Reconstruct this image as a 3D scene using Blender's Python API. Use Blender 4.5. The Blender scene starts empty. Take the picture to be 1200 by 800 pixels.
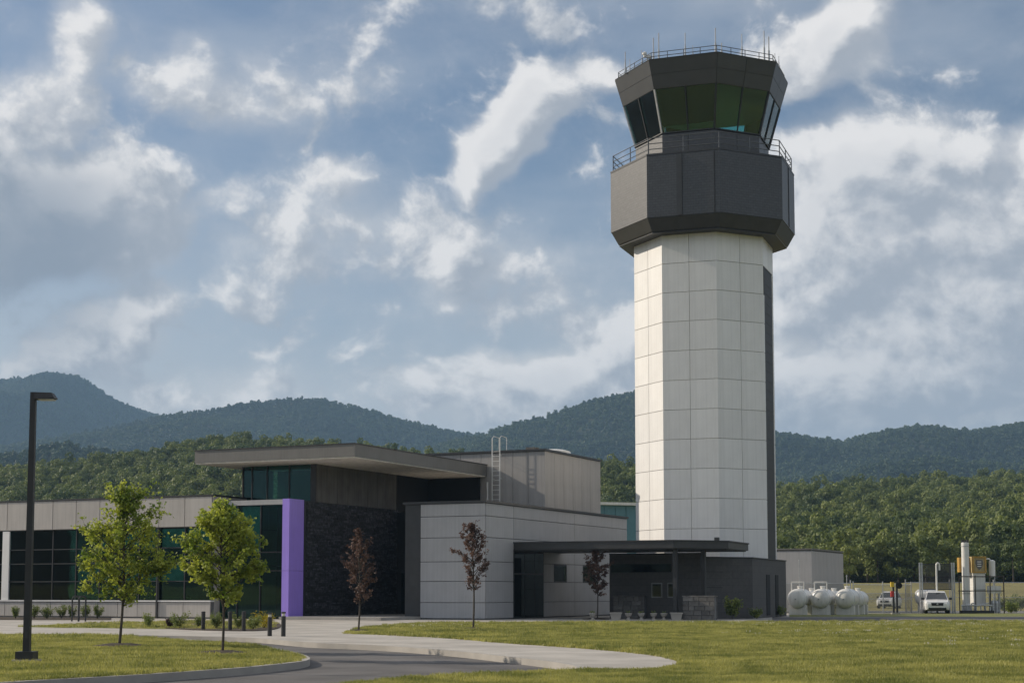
import bpy, bmesh, math, random
import numpy as np
from mathutils import Vector, Matrix, Euler
from mathutils.geometry import tessellate_polygon
random.seed(7); RNG = np.random.default_rng(7)
SC = bpy.context.scene; COL = SC.collection
R = math.radians

# ------------------------------------------------------------------ camera
F, PX, PY, TH, EYE = 1850.0, 600.0, 532.0, R(5.0), 1.6
cam = bpy.data.cameras.new('camera'); co = bpy.data.objects.new('camera', cam); COL.objects.link(co)
co.location = (0, 0, EYE); co.rotation_euler = (R(90) + TH, 0, 0)
cam.sensor_width = 36.0; cam.lens = 36.0 * F / 1200.0; cam.shift_y = (PY - 400.0) / 1200.0
cam.clip_start = 0.1; cam.clip_end = 30000
SC.camera = co

def ray(px, py):
    x = (px - PX) / F; y = -(py - PY) / F
    return Vector((x, math.cos(TH) - y * math.sin(TH), math.sin(TH) + y * math.cos(TH)))
def gnd(px, py, z=0.0):
    d = ray(px, py); t = (z - EYE) / d.z
    return Vector((0, 0, EYE)) + t * d
def atY(px, py, Y):
    d = ray(px, py); return Vector((0, 0, EYE)) + d * (Y / d.y)

# ------------------------------------------------------------------ light
SUN_AZ, SUN_EL = R(-73.5), R(27.0)          # azimuth clockwise from +Y
SUND = Vector((math.sin(SUN_AZ) * math.cos(SUN_EL), math.cos(SUN_AZ) * math.cos(SUN_EL), math.sin(SUN_EL)))
sl = bpy.data.lights.new('sun', 'SUN'); so = bpy.data.objects.new('sun', sl); COL.objects.link(so)
sl.energy = 4.5; sl.angle = R(0.6); sl.color = (1.0, 0.88, 0.72)
so.rotation_euler = (-SUND).to_track_quat('-Z', 'Y').to_euler(); so.location = (-60, 40, 80)

SC.view_settings.view_transform = 'Standard'; SC.view_settings.look = 'None'
SC.view_settings.exposure = 0.0; SC.view_settings.gamma = 1.0; SC.view_settings.use_curve_mapping = False
SC.render.engine = 'CYCLES'
SC.cycles.use_denoising = True
SC.cycles.max_bounces = 6; SC.cycles.transparent_max_bounces = 16; SC.cycles.volume_bounces = 0
SC.cycles.caustics_reflective = False; SC.cycles.caustics_refractive = False

W = bpy.data.worlds.new('World'); SC.world = W; W.use_nodes = True
def N(nt, typ, **kw):
    n = nt.nodes.new(typ)
    for k, v in kw.items(): setattr(n, k, v)
    return n
def L(nt, a, b): nt.links.new(a, b)
def MATH(nt, op, a, b=None, c=None, clamp=False):
    n = N(nt, 'ShaderNodeMath', operation=op, use_clamp=clamp)
    for i, v in enumerate((a, b, c)):
        if v is None: continue
        if isinstance(v, (int, float)): n.inputs[i].default_value = v
        else: L(nt, v, n.inputs[i])
    return n.outputs[0]
def SMOOTH(nt, v, a, b, o0=0.0, o1=1.0):
    n = N(nt, 'ShaderNodeMapRange', interpolation_type='SMOOTHSTEP')
    L(nt, v, n.inputs[0])
    for i, x in zip((1, 2, 3, 4), (a, b, o0, o1)): n.inputs[i].default_value = x
    return n.outputs[0]
def MIXC(nt, f, a, b, mode='MIX'):
    n = N(nt, 'ShaderNodeMix', data_type='RGBA', blend_type=mode)
    if isinstance(f, (int, float)): n.inputs[0].default_value = f
    else: L(nt, f, n.inputs[0])
    for i, v in ((6, a), (7, b)):
        if isinstance(v, tuple): n.inputs[i].default_value = (*v, 1)
        else: L(nt, v, n.inputs[i])
    return n.outputs[2]

# clouds: (pixel x, y, radius x, radius y, tilt degrees, weight)
CLOUDS = [
 (45, 250, 165, 85, 4, 1.1), (55, 115, 75, 55, 30, .72), (95, 40, 40, 60, 0, .62), (135, 245, 90, 60, -25, .55),
 (-60, 240, 150, 110, 0, 1.0), (120, 400, 110, 40, 22, .62), (175, 365, 60, 30, 20, .55),
 (265, 130, 110, 42, -12, .42), (230, 90, 35, 45, 0, .40), (300, 95, 50, 40, -20, .36),
 (250, 232, 60, 26, 10, .38), (400, 212, 60, 30, 15, .46), (320, 275, 110, 40, 20, .36), (410, 270, 150, 70, 0, .34),
 (290, 330, 60, 40, 0, .36), (485, 225, 50, 34, 0, .34), (540, 300, 75, 62, 10, .54),
 (615, 145, 105, 38, 42, .86), (650, 112, 52, 32, 20, .68), (712, 82, 40, 27, 0, .58),
 (965, 58, 105, 42, 30, .84), (1005, 30, 60, 28, 10, .60),
 (1050, 270, 170, 130, 0, 1.1), (1010, 205, 85, 55, 20, .75), (1105, 200, 80, 60, 0, .62), (960, 330, 90, 110, 0, .75),
 (1120, 380, 200, 120, 0, 1.0), (1030, 440, 260, 90, 0, .98), (1205, 170, 45, 35, 0, .75), (1230, 380, 160, 140, 0, .7),
 (620, 462, 150, 50, 8, .9), (715, 405, 70, 45, 30, .66), (700, 470, 110, 55, 0, .9), (520, 470, 70, 30, 0, .50),
 (640, 330, 140, 70, 0, .34), (200, 470, 260, 50, 0, .42), (60, 300, 140, 50, 0, .9),
]
def cloud_group():
    g = bpy.data.node_groups.new('cloud_density', 'ShaderNodeTree')
    g.interface.new_socket('Vector', in_out='INPUT', socket_type='NodeSocketVector')
    g.interface.new_socket('Density', in_out='OUTPUT', socket_type='NodeSocketFloat')
    g.interface.new_socket('Body', in_out='OUTPUT', socket_type='NodeSocketFloat')
    gi = N(g, 'NodeGroupInput'); go = N(g, 'NodeGroupOutput')
    v = gi.outputs[0]
    wn = N(g, 'ShaderNodeTexNoise'); wn.inputs['Scale'].default_value = 11; wn.inputs['Detail'].default_value = 4
    L(g, v, wn.inputs['Vector'])
    w1 = N(g, 'ShaderNodeVectorMath', operation='SUBTRACT'); L(g, wn.outputs['Color'], w1.inputs[0]); w1.inputs[1].default_value = (.5, .5, .5)
    w2 = N(g, 'ShaderNodeVectorMath', operation='MULTIPLY_ADD'); L(g, w1.outputs[0], w2.inputs[0]); w2.inputs[1].default_value = (.07, .07, .07); L(g, v, w2.inputs[2])
    wv = w2.outputs[0]
    w3 = N(g, 'ShaderNodeVectorMath', operation='MULTIPLY_ADD'); L(g, w1.outputs[0], w3.inputs[0]); w3.inputs[1].default_value = (.03, .03, .03); L(g, v, w3.inputs[2]); wv2 = w3.outputs[0]
    acc = None
    for (x, y, rx, ry, tilt, w) in CLOUDS:
        c = ray(x, y).normalized()
        ex = Vector((c.y, -c.x, 0)).normalized(); ez = ex.cross(c).normalized()
        t = R(tilt); a = ex * math.cos(t) + ez * math.sin(t); b = -ex * math.sin(t) + ez * math.cos(t)
        m = Matrix((a, c, b)).transposed()
        if m.determinant() < 0: m = Matrix((a, -c, b)).transposed()
        mp = N(g, 'ShaderNodeMapping', vector_type='TEXTURE')
        mp.inputs['Location'].default_value = c; mp.inputs['Rotation'].default_value = m.to_euler('XYZ')
        mp.inputs['Scale'].default_value = (rx / F * 1.25, .35, ry / F * 1.25)
        L(g, wv, mp.inputs['Vector'])
        ln = N(g, 'ShaderNodeVectorMath', operation='LENGTH'); L(g, mp.outputs[0], ln.inputs[0])
        s = SMOOTH(g, ln.outputs['Value'], 0.15, 1.25, w, 0.0)
        acc = s if acc is None else MATH(g, 'SMOOTH_MAX', acc, s, 0.18)
    # clouds of the same kind all round the rest of the sky
    fc = ray(600, 260).normalized()
    dt = N(g, 'ShaderNodeVectorMath', operation='DOT_PRODUCT'); L(g, v, dt.inputs[0]); dt.inputs[1].default_value = fc
    outm = SMOOTH(g, dt.outputs['Value'], .93, .80)
    gn = N(g, 'ShaderNodeTexNoise'); gn.inputs['Scale'].default_value = 3.2; gn.inputs['Detail'].default_value = 3
    L(g, v, gn.inputs['Vector'])
    gl = MATH(g, 'MULTIPLY', SMOOTH(g, gn.outputs[0], .38, .60), outm)
    acc = MATH(g, 'MAXIMUM', acc, MATH(g, 'MULTIPLY', gl, .95))
    st = N(g, 'ShaderNodeVectorMath', operation='MULTIPLY'); L(g, wv2, st.inputs[0]); st.inputs[1].default_value = (1, 1, 1.2)
    n1 = N(g, 'ShaderNodeTexNoise'); n1.inputs['Scale'].default_value = 15; n1.inputs['Detail'].default_value = 8
    n1.inputs['Roughness'].default_value = .63; n1.inputs['Distortion'].default_value = .15
    L(g, st.outputs[0], n1.inputs['Vector'])
    n2 = N(g, 'ShaderNodeTexNoise'); n2.inputs['Scale'].default_value = 26; n2.inputs['Detail'].default_value = 2; L(g, st.outputs[0], n2.inputs['Vector'])
    puff = MATH(g, 'SUBTRACT', .12, MATH(g, 'MULTIPLY', MATH(g, 'ABSOLUTE', MATH(g, 'SUBTRACT', n2.outputs[0], .5)), 1.3))
    nn = MATH(g, 'MULTIPLY', MATH(g, 'SUBTRACT', n1.outputs[0], .515), 2.0)
    d = MATH(g, 'ADD', acc, MATH(g, 'ADD', nn, puff))
    L(g, d, go.inputs[0]); L(g, MATH(g, 'ADD', acc, MATH(g, 'MULTIPLY', nn, .42)), go.inputs[1])
    return g
def build_world():
    nt = W.node_tree; nt.nodes.clear()
    tc = N(nt, 'ShaderNodeTexCoord'); v = tc.outputs['Generated']
    sky = N(nt, 'ShaderNodeTexSky', sky_type='NISHITA'); sky.sun_disc = False
    sky.sun_elevation = SUN_EL; sky.sun_rotation = SUN_AZ
    sky.air_density = 1.0; sky.dust_density = 2.2; sky.ozone_density = 2.0; sky.altitude = 600
    hs = N(nt, 'ShaderNodeHueSaturation'); hs.inputs['Saturation'].default_value = 1.02; hs.inputs['Value'].default_value = .86
    L(nt, sky.outputs[0], hs.inputs['Color'])
    g = cloud_group()
    g1 = N(nt, 'ShaderNodeGroup'); g1.node_tree = g; L(nt, v, g1.inputs[0])
    off = N(nt, 'ShaderNodeVectorMath', operation='ADD'); L(nt, v, off.inputs[0])
    off.inputs[1].default_value = (-.012, 0, .014)
    g2 = N(nt, 'ShaderNodeGroup'); g2.node_tree = g; L(nt, off.outputs[0], g2.inputs[0])
    d1, d2 = g1.outputs[0], g2.outputs[0]
    b1, b2 = g1.outputs[1], g2.outputs[1]
    body = MATH(nt, 'MULTIPLY', SMOOTH(nt, b1, .0, .70), .88)
    blit = SMOOTH(nt, MATH(nt, 'SUBTRACT', b1, b2), -.16, .20)
    deep = SMOOTH(nt, b1, .55, 1.0)
    blit = MATH(nt, 'MULTIPLY', blit, MATH(nt, 'SUBTRACT', 1.0, MATH(nt, 'MULTIPLY', deep, .45)))
    bs = N(nt, 'ShaderNodeVectorMath', operation='DISTANCE'); L(nt, v, bs.inputs[0]); bs.inputs[1].default_value = ray(30, 305).normalized()
    bcol = MIXC(nt, blit, (5.0, 5.05, 5.25), (7.2, 7.05, 6.95))
    dk = SMOOTH(nt, bs.outputs['Value'], .095, .02, 0.0, .8)
    bcol = MIXC(nt, dk, bcol, (1.8, 2.25, 3.0))   # thick rain-dark base of the big left cloud
    alpha = SMOOTH(nt, d1, .20, .56)
    lit = SMOOTH(nt, MATH(nt, 'SUBTRACT', d1, d2), -.34, .42)
    lit = MATH(nt, 'MULTIPLY', lit, MATH(nt, 'ADD', .45, MATH(nt, 'MULTIPLY', blit, .62)))
    ccol = MIXC(nt, lit, (3.5, 3.85, 4.4), (8.5, 8.3, 8.15))
    ccol = MIXC(nt, dk, ccol, (2.4, 2.85, 3.5))
    veil = N(nt, 'ShaderNodeTexNoise'); veil.inputs['Scale'].default_value = 4; veil.inputs['Detail'].default_value = 7
    sv = N(nt, 'ShaderNodeVectorMath', operation='MULTIPLY'); L(nt, v, sv.inputs[0]); sv.inputs[1].default_value = (1, 1, 3.0); L(nt, sv.outputs[0], veil.inputs['Vector'])
    va = MATH(nt, 'MULTIPLY', SMOOTH(nt, veil.outputs[0], .34, .68), .46)
    sz = N(nt, 'ShaderNodeSeparateXYZ'); L(nt, v, sz.inputs[0])
    low = SMOOTH(nt, sz.outputs[2], .30, .06, 0.0, .80)
    va = MATH(nt, 'MAXIMUM', va, MATH(nt, 'MULTIPLY', low, SMOOTH(nt, veil.outputs[0], .15, .60, .55, 1.0)))
    c0 = MIXC(nt, va, hs.outputs[0], (5.7, 5.95, 6.25))
    c0 = MIXC(nt, body, c0, bcol)
    c1 = MIXC(nt, MATH(nt, 'MULTIPLY', alpha, .88), c0, ccol)
    bg = N(nt, 'ShaderNodeBackground'); bg.inputs[1].default_value = .11
    L(nt, c1, bg.inputs[0])
    ow = N(nt, 'ShaderNodeOutputWorld'); L(nt, bg.outputs[0], ow.inputs[0])
    W.cycles.sampling_method = 'MANUAL'; W.cycles.sample_map_resolution = 512
build_world()

# ------------------------------------------------------------------ materials
MATS = {}
def pmat(name, col, rough=.6, metal=0.0, var=.12, scale=3.0, bump=0.0, bscale=40.0, inst=0.0, spec=.5, streak=0.0, coords='Object'):
    if name in MATS: return MATS[name]
    m = bpy.data.materials.new(name); m.use_nodes = True; nt = m.node_tree
    b = nt.nodes['Principled BSDF']; MATS[name] = m
    b.inputs['Roughness'].default_value = rough; b.inputs['Metallic'].default_value = metal
    b.inputs['Specular IOR Level'].default_value = spec
    tc = N(nt, 'ShaderNodeTexCoord')
    n = N(nt, 'ShaderNodeTexNoise'); n.inputs['Scale'].default_value = scale; n.inputs['Detail'].default_value = 6
    L(nt, tc.outputs[coords], n.inputs['Vector'])
    val = SMOOTH(nt, n.outputs[0], .3, .7, 1 - var, 1 + var)
    if streak:
        mp = N(nt, 'ShaderNodeMapping'); mp.inputs['Scale'].default_value = (5, 5, .25); L(nt, tc.outputs[coords], mp.inputs[0])
        n2 = N(nt, 'ShaderNodeTexNoise'); n2.inputs['Scale'].default_value = 1.6; n2.inputs['Detail'].default_value = 5; L(nt, mp.outputs[0], n2.inputs['Vector'])
        val = MATH(nt, 'MULTIPLY', val, SMOOTH(nt, n2.outputs[0], .35, .75, 1 + streak * .3, 1 - streak))
    if inst:
        oi = N(nt, 'ShaderNodeObjectInfo')
        val = MATH(nt, 'MULTIPLY', val, MATH(nt, 'ADD', MATH(nt, 'MULTIPLY', oi.outputs['Random'], 2 * inst), 1 - inst))
    hs = N(nt, 'ShaderNodeHueSaturation'); hs.inputs['Color'].default_value = (*col, 1); L(nt, val, hs.inputs['Value'])
    L(nt, hs.outputs[0], b.inputs['Base Color'])
    if bump:
        n3 = N(nt, 'ShaderNodeTexNoise'); n3.inputs['Scale'].default_value = bscale; n3.inputs['Detail'].default_value = 4
        L(nt, tc.outputs[coords], n3.inputs['Vector'])
        bp = N(nt, 'ShaderNodeBump'); bp.inputs['Strength'].default_value = bump; bp.inputs['Distance'].default_value = .02
        L(nt, n3.outputs[0], bp.inputs['Height']); L(nt, bp.outputs[0], b.inputs['Normal'])
    return m
def brickmat(name, col, mortar, bw, bh, rough=.8, var=.3, bump=.6, metal=0.0, depth=.02, msize=.012):
    m = bpy.data.materials.new(name); m.use_nodes = True; nt = m.node_tree; MATS[name] = m
    b = nt.nodes['Principled BSDF']; b.inputs['Roughness'].default_value = rough; b.inputs['Metallic'].default_value = metal
    uv = N(nt, 'ShaderNodeUVMap')
    br = N(nt, 'ShaderNodeTexBrick'); L(nt, uv.outputs[0], br.inputs['Vector'])
    br.inputs['Scale'].default_value = 1; br.inputs['Brick Width'].default_value = bw; br.inputs['Row Height'].default_value = bh
    br.inputs['Mortar Size'].default_value = msize; br.inputs['Mortar Smooth'].default_value = .3
    br.inputs['Color1'].default_value = (*[c * (1 - var) for c in col], 1); br.inputs['Color2'].default_value = (*[c * (1 + var) for c in col], 1)
    br.inputs['Mortar'].default_value = (*mortar, 1)
    n = N(nt, 'ShaderNodeTexNoise'); n.inputs['Scale'].default_value = 5; n.inputs['Detail'].default_value = 6
    L(nt, uv.outputs[0], n.inputs['Vector'])
    hs = N(nt, 'ShaderNodeHueSaturation'); L(nt, br.outputs['Color'], hs.inputs['Color'])
    L(nt, SMOOTH(nt, n.outputs[0], .3, .7, 1 - var, 1 + var), hs.inputs['Value']); L(nt, hs.outputs[0], b.inputs['Base Color'])
    bp = N(nt, 'ShaderNodeBump'); bp.inputs['Strength'].default_value = bump; bp.inputs['Distance'].default_value = depth
    hh = MATH(nt, 'SUBTRACT', MATH(nt, 'MULTIPLY', n.outputs[0], .8), br.outputs['Fac'])
    L(nt, hh, bp.inputs['Height']); L(nt, bp.outputs[0], b.inputs['Normal'])
    return m
def glassmat(name, tint, refl=.05, gcol=(.7, .8, .78)):
    m = bpy.data.materials.new(name); m.use_nodes = True; nt = m.node_tree; nt.nodes.clear(); MATS[name] = m
    tr = N(nt, 'ShaderNodeBsdfTransparent'); tr.inputs[0].default_value = (*tint, 1)
    gl = N(nt, 'ShaderNodeBsdfGlossy'); gl.inputs['Roughness'].default_value = .01; gl.inputs['Color'].default_value = (*gcol, 1)
    tc = N(nt, 'ShaderNodeTexCoord'); n = N(nt, 'ShaderNodeTexNoise'); n.inputs['Scale'].default_value = .6; n.inputs['Detail'].default_value = 1
    L(nt, tc.outputs['Object'], n.inputs['Vector'])
    bp = N(nt, 'ShaderNodeBump'); bp.inputs['Strength'].default_value = .04; bp.inputs['Distance'].default_value = .05
    L(nt, n.outputs[0], bp.inputs['Height']); L(nt, bp.outputs[0], gl.inputs['Normal'])
    fr = N(nt, 'ShaderNodeFresnel'); fr.inputs['IOR'].default_value = 1.52
    fac = MATH(nt, 'ADD', fr.outputs[0], refl, clamp=True)
    mx = N(nt, 'ShaderNodeMixShader'); L(nt, fac, mx.inputs[0]); L(nt, tr.outputs[0], mx.inputs[1]); L(nt, gl.outputs[0], mx.inputs[2])
    o = N(nt, 'ShaderNodeOutputMaterial'); L(nt, mx.outputs[0], o.inputs[0])
    return m
def leafmat(name, c1, c2, trans=.35, inst=.0, rough=.55, world=False, wscale=.55, contrast=.15):
    m = bpy.data.materials.new(name); m.use_nodes = True; nt = m.node_tree; nt.nodes.clear(); MATS[name] = m
    oi = N(nt, 'ShaderNodeObjectInfo'); tc = N(nt, 'ShaderNodeTexCoord')
    n = N(nt, 'ShaderNodeTexNoise'); n.inputs['Scale'].default_value = 1.7 if not inst else .35; n.inputs['Detail'].default_value = 3
    if world:
        ge = N(nt, 'ShaderNodeNewGeometry'); n.inputs['Scale'].default_value = wscale; n.inputs['Detail'].default_value = 7; n.inputs['Roughness'].default_value = .65; L(nt, ge.outputs['Position'], n.inputs['Vector'])
    else: L(nt, tc.outputs['Object'], n.inputs['Vector'])
    f = SMOOTH(nt, n.outputs[0], .5 - contrast, .5 + contrast)
    if inst: f = MATH(nt, 'ADD', MATH(nt, 'MULTIPLY', f, 1 - inst), MATH(nt, 'MULTIPLY', oi.outputs['Random'], inst))
    col = MIXC(nt, f, c1, c2)
    d = N(nt, 'ShaderNodeBsdfPrincipled'); d.inputs['Roughness'].default_value = rough; d.inputs['Specular IOR Level'].default_value = .3; L(nt, col, d.inputs['Base Color'])
    t = N(nt, 'ShaderNodeBsdfTranslucent')
    tcx = N(nt, 'ShaderNodeHueSaturation'); tcx.inputs['Value'].default_value = 1.5; tcx.inputs['Saturation'].default_value = 1.1; L(nt, col, tcx.inputs['Color']); L(nt, tcx.outputs[0], t.inputs[0])
    mx = N(nt, 'ShaderNodeMixShader'); mx.inputs[0].default_value = trans; L(nt, d.outputs[0], mx.inputs[1]); L(nt, t.outputs[0], mx.inputs[2])
    o = N(nt, 'ShaderNodeOutputMaterial'); L(nt, mx.outputs[0], o.inputs[0])
    return m

white_panel = pmat('white_panel', (.80, .79, .775), .45, 0, .035, .6, inst=.04, streak=.06)
grey_panel = pmat('grey_panel', (.40, .40, .41), .5, 0, .04, .8, inst=.04, streak=.08)
beige_panel = pmat('beige_panel', (.46, .43, .40), .55, 0, .04, .8, inst=.04, streak=.10)
pent_panel = pmat('penthouse_panel', (.38, .36, .345), .55, 0, .05, .8, inst=.04, streak=.12)
joint = pmat('joint', (.16, .16, .16), .8)
joint_light = pmat('joint_light', (.50, .49, .475), .8)
dark_clad = brickmat('dark_cladding', (.098, .099, .101), (.066, .067, .069), .36, .17, .47, .05, .3, metal=.9, depth=.006, msize=.01)
dark_metal = pmat('dark_metal', (.053, .053, .054), .42, .3, .08, 2)
cab_metal = pmat('cab_metal', (.098, .099, .100), .46, .85, .05, 1.0, inst=.04)
dark_trim = pmat('dark_trim', (.035, .035, .036), .5, .2)
fascia_grey = pmat('fascia_grey', (.17, .165, .155), .5, .1, .06, 1.0, streak=.08)
soffit_mat = pmat('soffit', (.90, .86, .79), .7)
stone_dark = brickmat('dark_ledgestone', (.040, .041, .050), (.012, .012, .014), .42, .11, .6, .7, 1.0, depth=.05)
stucco = pmat('stucco_brown_grey', (.14, .132, .122), .85, 0, .12, 1.0, .3, 30, streak=.22)
block_dark = brickmat('dark_block', (.075, .072, .071), (.055, .053, .052), .82, .41, .7, .08, .25, depth=.006)
stone_grey = pmat('grey_stone', (.135, .128, .12), .85, 0, .3, 3, .6, 14, inst=.25)
purple = pmat('purple_panel', (.38, .26, .84), .4, 0, .03, 1.0, streak=.05)
glass_green = glassmat('green_glass', (.42, .70, .66), .0, (.5, .6, .58))
glass_cab = glassmat('cab_glass', (.62, .88, .85), .0, (.8, .88, .88))
glass_dark = glassmat('smoked_glass', (.20, .26, .26), .0)
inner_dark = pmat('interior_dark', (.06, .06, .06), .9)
blind_mat = pmat('roller_blind', (.80, .82, .80), .9)
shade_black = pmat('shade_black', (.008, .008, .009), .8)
strip_dark = pmat('strip_dark', (.022, .022, .023), .6)
frame_grey = pmat('frame_grey', (.20, .20, .20), .5)
rail_mat = pmat('rail_grey', (.13, .135, .145), .45, .4)
galv = pmat('galvanised', (.48, .49, .50), .4, .6, .1, 4)
white_paint = pmat('white_paint', (.74, .73, .70), .35, 0, .06, 1.5, streak=.10)
concrete = pmat('concrete', (.40, .372, .335), .9, 0, .17, .5, .2, 60, streak=0)
concrete_dk = pmat('kerb_concrete', (.36, .34, .31), .9, 0, .12, .8, .3, 50)
asphalt = pmat('asphalt', (.115, .108, .105), .9, 0, .26, .45, .5, 90)
gravel = pmat('gravel', (.26, .25, .23), .95, 0, .2, .8, .5, 60)
soil = pmat('mulch', (.045, .032, .022), 1.0, 0, .4, 9, .8, 30)
bark = pmat('bark', (.075, .063, .052), .95, 0, .3, 12, .6, 40)
grass_base = pmat('lawn_soil', (.16, .17, .045), 1.0, 0, .25, .35, .6, 30)
field_mat = pmat('meadow', (.27, .235, .075), 1.0, 0, .18, .05)
forest_floor = pmat('forest_floor', (.030, .042, .018), 1.0, 0, .2, .02)
leaf_green = leafmat('oak_leaf', (.135, .195, .036), (.40, .43, .09), .40)
leaf_red = leafmat('burgundy_leaf', (.06, .036, .03), (.18, .11, .085), .25)
leaf_shrub = leafmat('shrub_leaf', (.12, .16, .045), (.27, .30, .09), .3)
leaf_yellow = leafmat('yellow_shrub', (.30, .26, .03), (.50, .40, .04), .3)
leaf_wood = leafmat('wood_leaf', (.05, .082, .024), (.22, .25, .065), .25, inst=.6, world=True, wscale=.05, contrast=.14)
leaf_far = leafmat('far_leaf', (.022, .046, .018), (.080, .118, .040), .15, inst=.45, world=True, wscale=.006, contrast=.12)
blade_mat = leafmat('grass_blade', (.095, .125, .025), (.45, .42, .14), .35, inst=.3, world=True, contrast=.17)
teal = pmat('teal_cladding', (.10, .22, .26), .5, .2, .05)
tan = pmat('tan_paint', (.42, .33, .16), .6, 0, .2, 3)
orange = pmat('orange_paint', (.44, .26, .05), .5, 0, .15, 3)
rubber = pmat('rubber', (.015, .015, .015), .85)
car_white = pmat('car_white', (.78, .78, .78), .25, 0, .02)
lamp_glass = pmat('headlight', (.55, .58, .6), .15, .3)
yellow = pmat('yellow_paint', (.75, .50, .02), .5); red = pmat('red_paint', (.55, .04, .03), .5)
lens = pmat('lamp_lens', (.6, .58, .5), .3)

# ------------------------------------------------------------------ mesh helpers
class MB:
    def __init__(s): s.v = []; s.f = []
    def add(s, vs, fs):
        o = len(s.v); s.v += [tuple(v) for v in vs]; s.f += [tuple(i + o for i in f) for f in fs]; return s
    def quadbox(s, b, t):      # bottom ring, top ring (n points each, counter-clockwise from above)
        n = len(b); vs = list(b) + list(t)
        fs = [tuple(range(n - 1, -1, -1)), tuple(range(n, 2 * n))] + [(i, (i + 1) % n, n + (i + 1) % n, n + i) for i in range(n)]
        return s.add(vs, fs)
    def box(s, c, d, rz=0.0):
        x, y, z = d[0] / 2, d[1] / 2, d[2] / 2; ca, sa = math.cos(rz), math.sin(rz)
        def p(a, b, e): return (c[0] + a * ca - b * sa, c[1] + a * sa + b * ca, c[2] + e)
        r = [(-x, -y), (x, -y), (x, y), (-x, y)]
        return s.quadbox([p(a, b, -z) for a, b in r], [p(a, b, z) for a, b in r])
    def prism(s, poly, z0, z1):
        poly = [(p[0], p[1]) for p in poly]
        if sum(poly[i][0] * poly[(i + 1) % len(poly)][1] - poly[(i + 1) % len(poly)][0] * poly[i][1] for i in range(len(poly))) < 0: poly = poly[::-1]
        n = len(poly); o = len(s.v)
        s.v += [(x, y, z0) for x, y in poly] + [(x, y, z1) for x, y in poly]
        for t in tessellate_polygon([[Vector((x, y, 0)) for x, y in poly]]):
            a, b, c = t
            ar = (poly[b][0] - poly[a][0]) * (poly[c][1] - poly[a][1]) - (poly[c][0] - poly[a][0]) * (poly[b][1] - poly[a][1])
            if ar < 0: b, c = c, b
            s.f.append((o + n + a, o + n + b, o + n + c)); s.f.append((o + c, o + b, o + a))
        s.f += [(o + i, o + (i + 1) % n, o + n + (i + 1) % n, o + n + i) for i in range(n)]
        return s
    def tube(s, p0, p1, r0, r1=None, n=8, cap=True):
        p0, p1 = Vector(p0), Vector(p1); r1 = r0 if r1 is None else r1
        d = (p1 - p0).normalized(); a = d.orthogonal().normalized(); b = d.cross(a)
        k = [(math.cos(2 * math.pi * i / n), math.sin(2 * math.pi * i / n)) for i in range(n)]
        vs = [p0 + (a * x + b * y) * r0 for x, y in k] + [p1 + (a * x + b * y) * r1 for x, y in k]
        fs = [(i, (i + 1) % n, n + (i + 1) % n, n + i) for i in range(n)]
        if cap: fs += [tuple(range(n - 1, -1, -1)), tuple(range(n, 2 * n))]
        return s.add(vs, fs)
    def path(s, pts, r, n=8):
        for i in range(len(pts) - 1): s.tube(pts[i], pts[i + 1], r, r, n)
        return s
    def lathe(s, prof, c, n=20, axis=Vector((0, 0, 1))):
        axis = Vector(axis).normalized(); a = axis.orthogonal().normalized(); b = axis.cross(a); c = Vector(c)
        vs = []
        for r, h in prof:
            for i in range(n):
                t = 2 * math.pi * i / n; vs.append(c + axis * h + (a * math.cos(t) + b * math.sin(t)) * r)
        fs = []
        for j in range(len(prof) - 1):
            for i in range(n): fs.append((j * n + i, j * n + (i + 1) % n, (j + 1) * n + (i + 1) % n, (j + 1) * n + i))
        fs += [tuple(range(n - 1, -1, -1)), tuple((len(prof) - 1) * n + i for i in range(n))]
        return s.add(vs, fs)
    def beam(s, p0, p1, w, h):   # bar of width w (horizontal) and height h
        p0, p1 = Vector(p0), Vector(p1); d = (p1 - p0).normalized()
        sd = d.cross(Vector((0, 0, 1)))
        if sd.length < 1e-3: sd = Vector((1, 0, 0))
        sd.normalize(); up = sd.cross(d).normalized()
        k = [(-w / 2, -h / 2), (w / 2, -h / 2), (w / 2, h / 2), (-w / 2, h / 2)]
        return s.add([p0 + sd * a + up * b for a, b in k] + [p1 + sd * a + up * b for a, b in k],
                     [(0, 1, 2, 3), (7, 6, 5, 4), (0, 4, 5, 1), (1, 5, 6, 2), (2, 6, 7, 3), (3, 7, 4, 0)])
def mesh_from(name, v, f, mat, smooth=False, uv=False):
    me = bpy.data.meshes.new(name); me.from_pydata([tuple(x) for x in v], [], f)
    if mat: me.materials.append(mat)
    bm = bmesh.new(); bm.from_mesh(me); bmesh.ops.recalc_face_normals(bm, faces=bm.faces); bm.to_mesh(me); bm.free()
    if uv:
        ul = me.uv_layers.new(name='UVMap')
        for p in me.polygons:
            nn = p.normal; h = Vector((-nn.y, nn.x, 0)); h = h.normalized() if h.length > .1 else Vector((1, 0, 0))
            for li in p.loop_indices:
                c = me.vertices[me.loops[li].vertex_index].co
                ul.data[li].uv = (c.dot(h), c.z if abs(nn.z) < .9 else c.y)
    if smooth: me.polygons.foreach_set('use_smooth', [True] * len(me.polygons))
    me.update(); return me
def tag(o, label=None, cat=None, group=None, kind=None):
    for k, v in (('label', label), ('category', cat), ('group', group), ('kind', kind)):
        if v: o[k] = v
    return o
def struct(name, mb, mat, label=None, uv=False):
    o = bpy.data.objects.new(name, mesh_from(name, mb.v, mb.f, mat, uv=uv)); COL.objects.link(o); tag(o, kind='structure')
    if label: o['label'] = label
    return o
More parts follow.
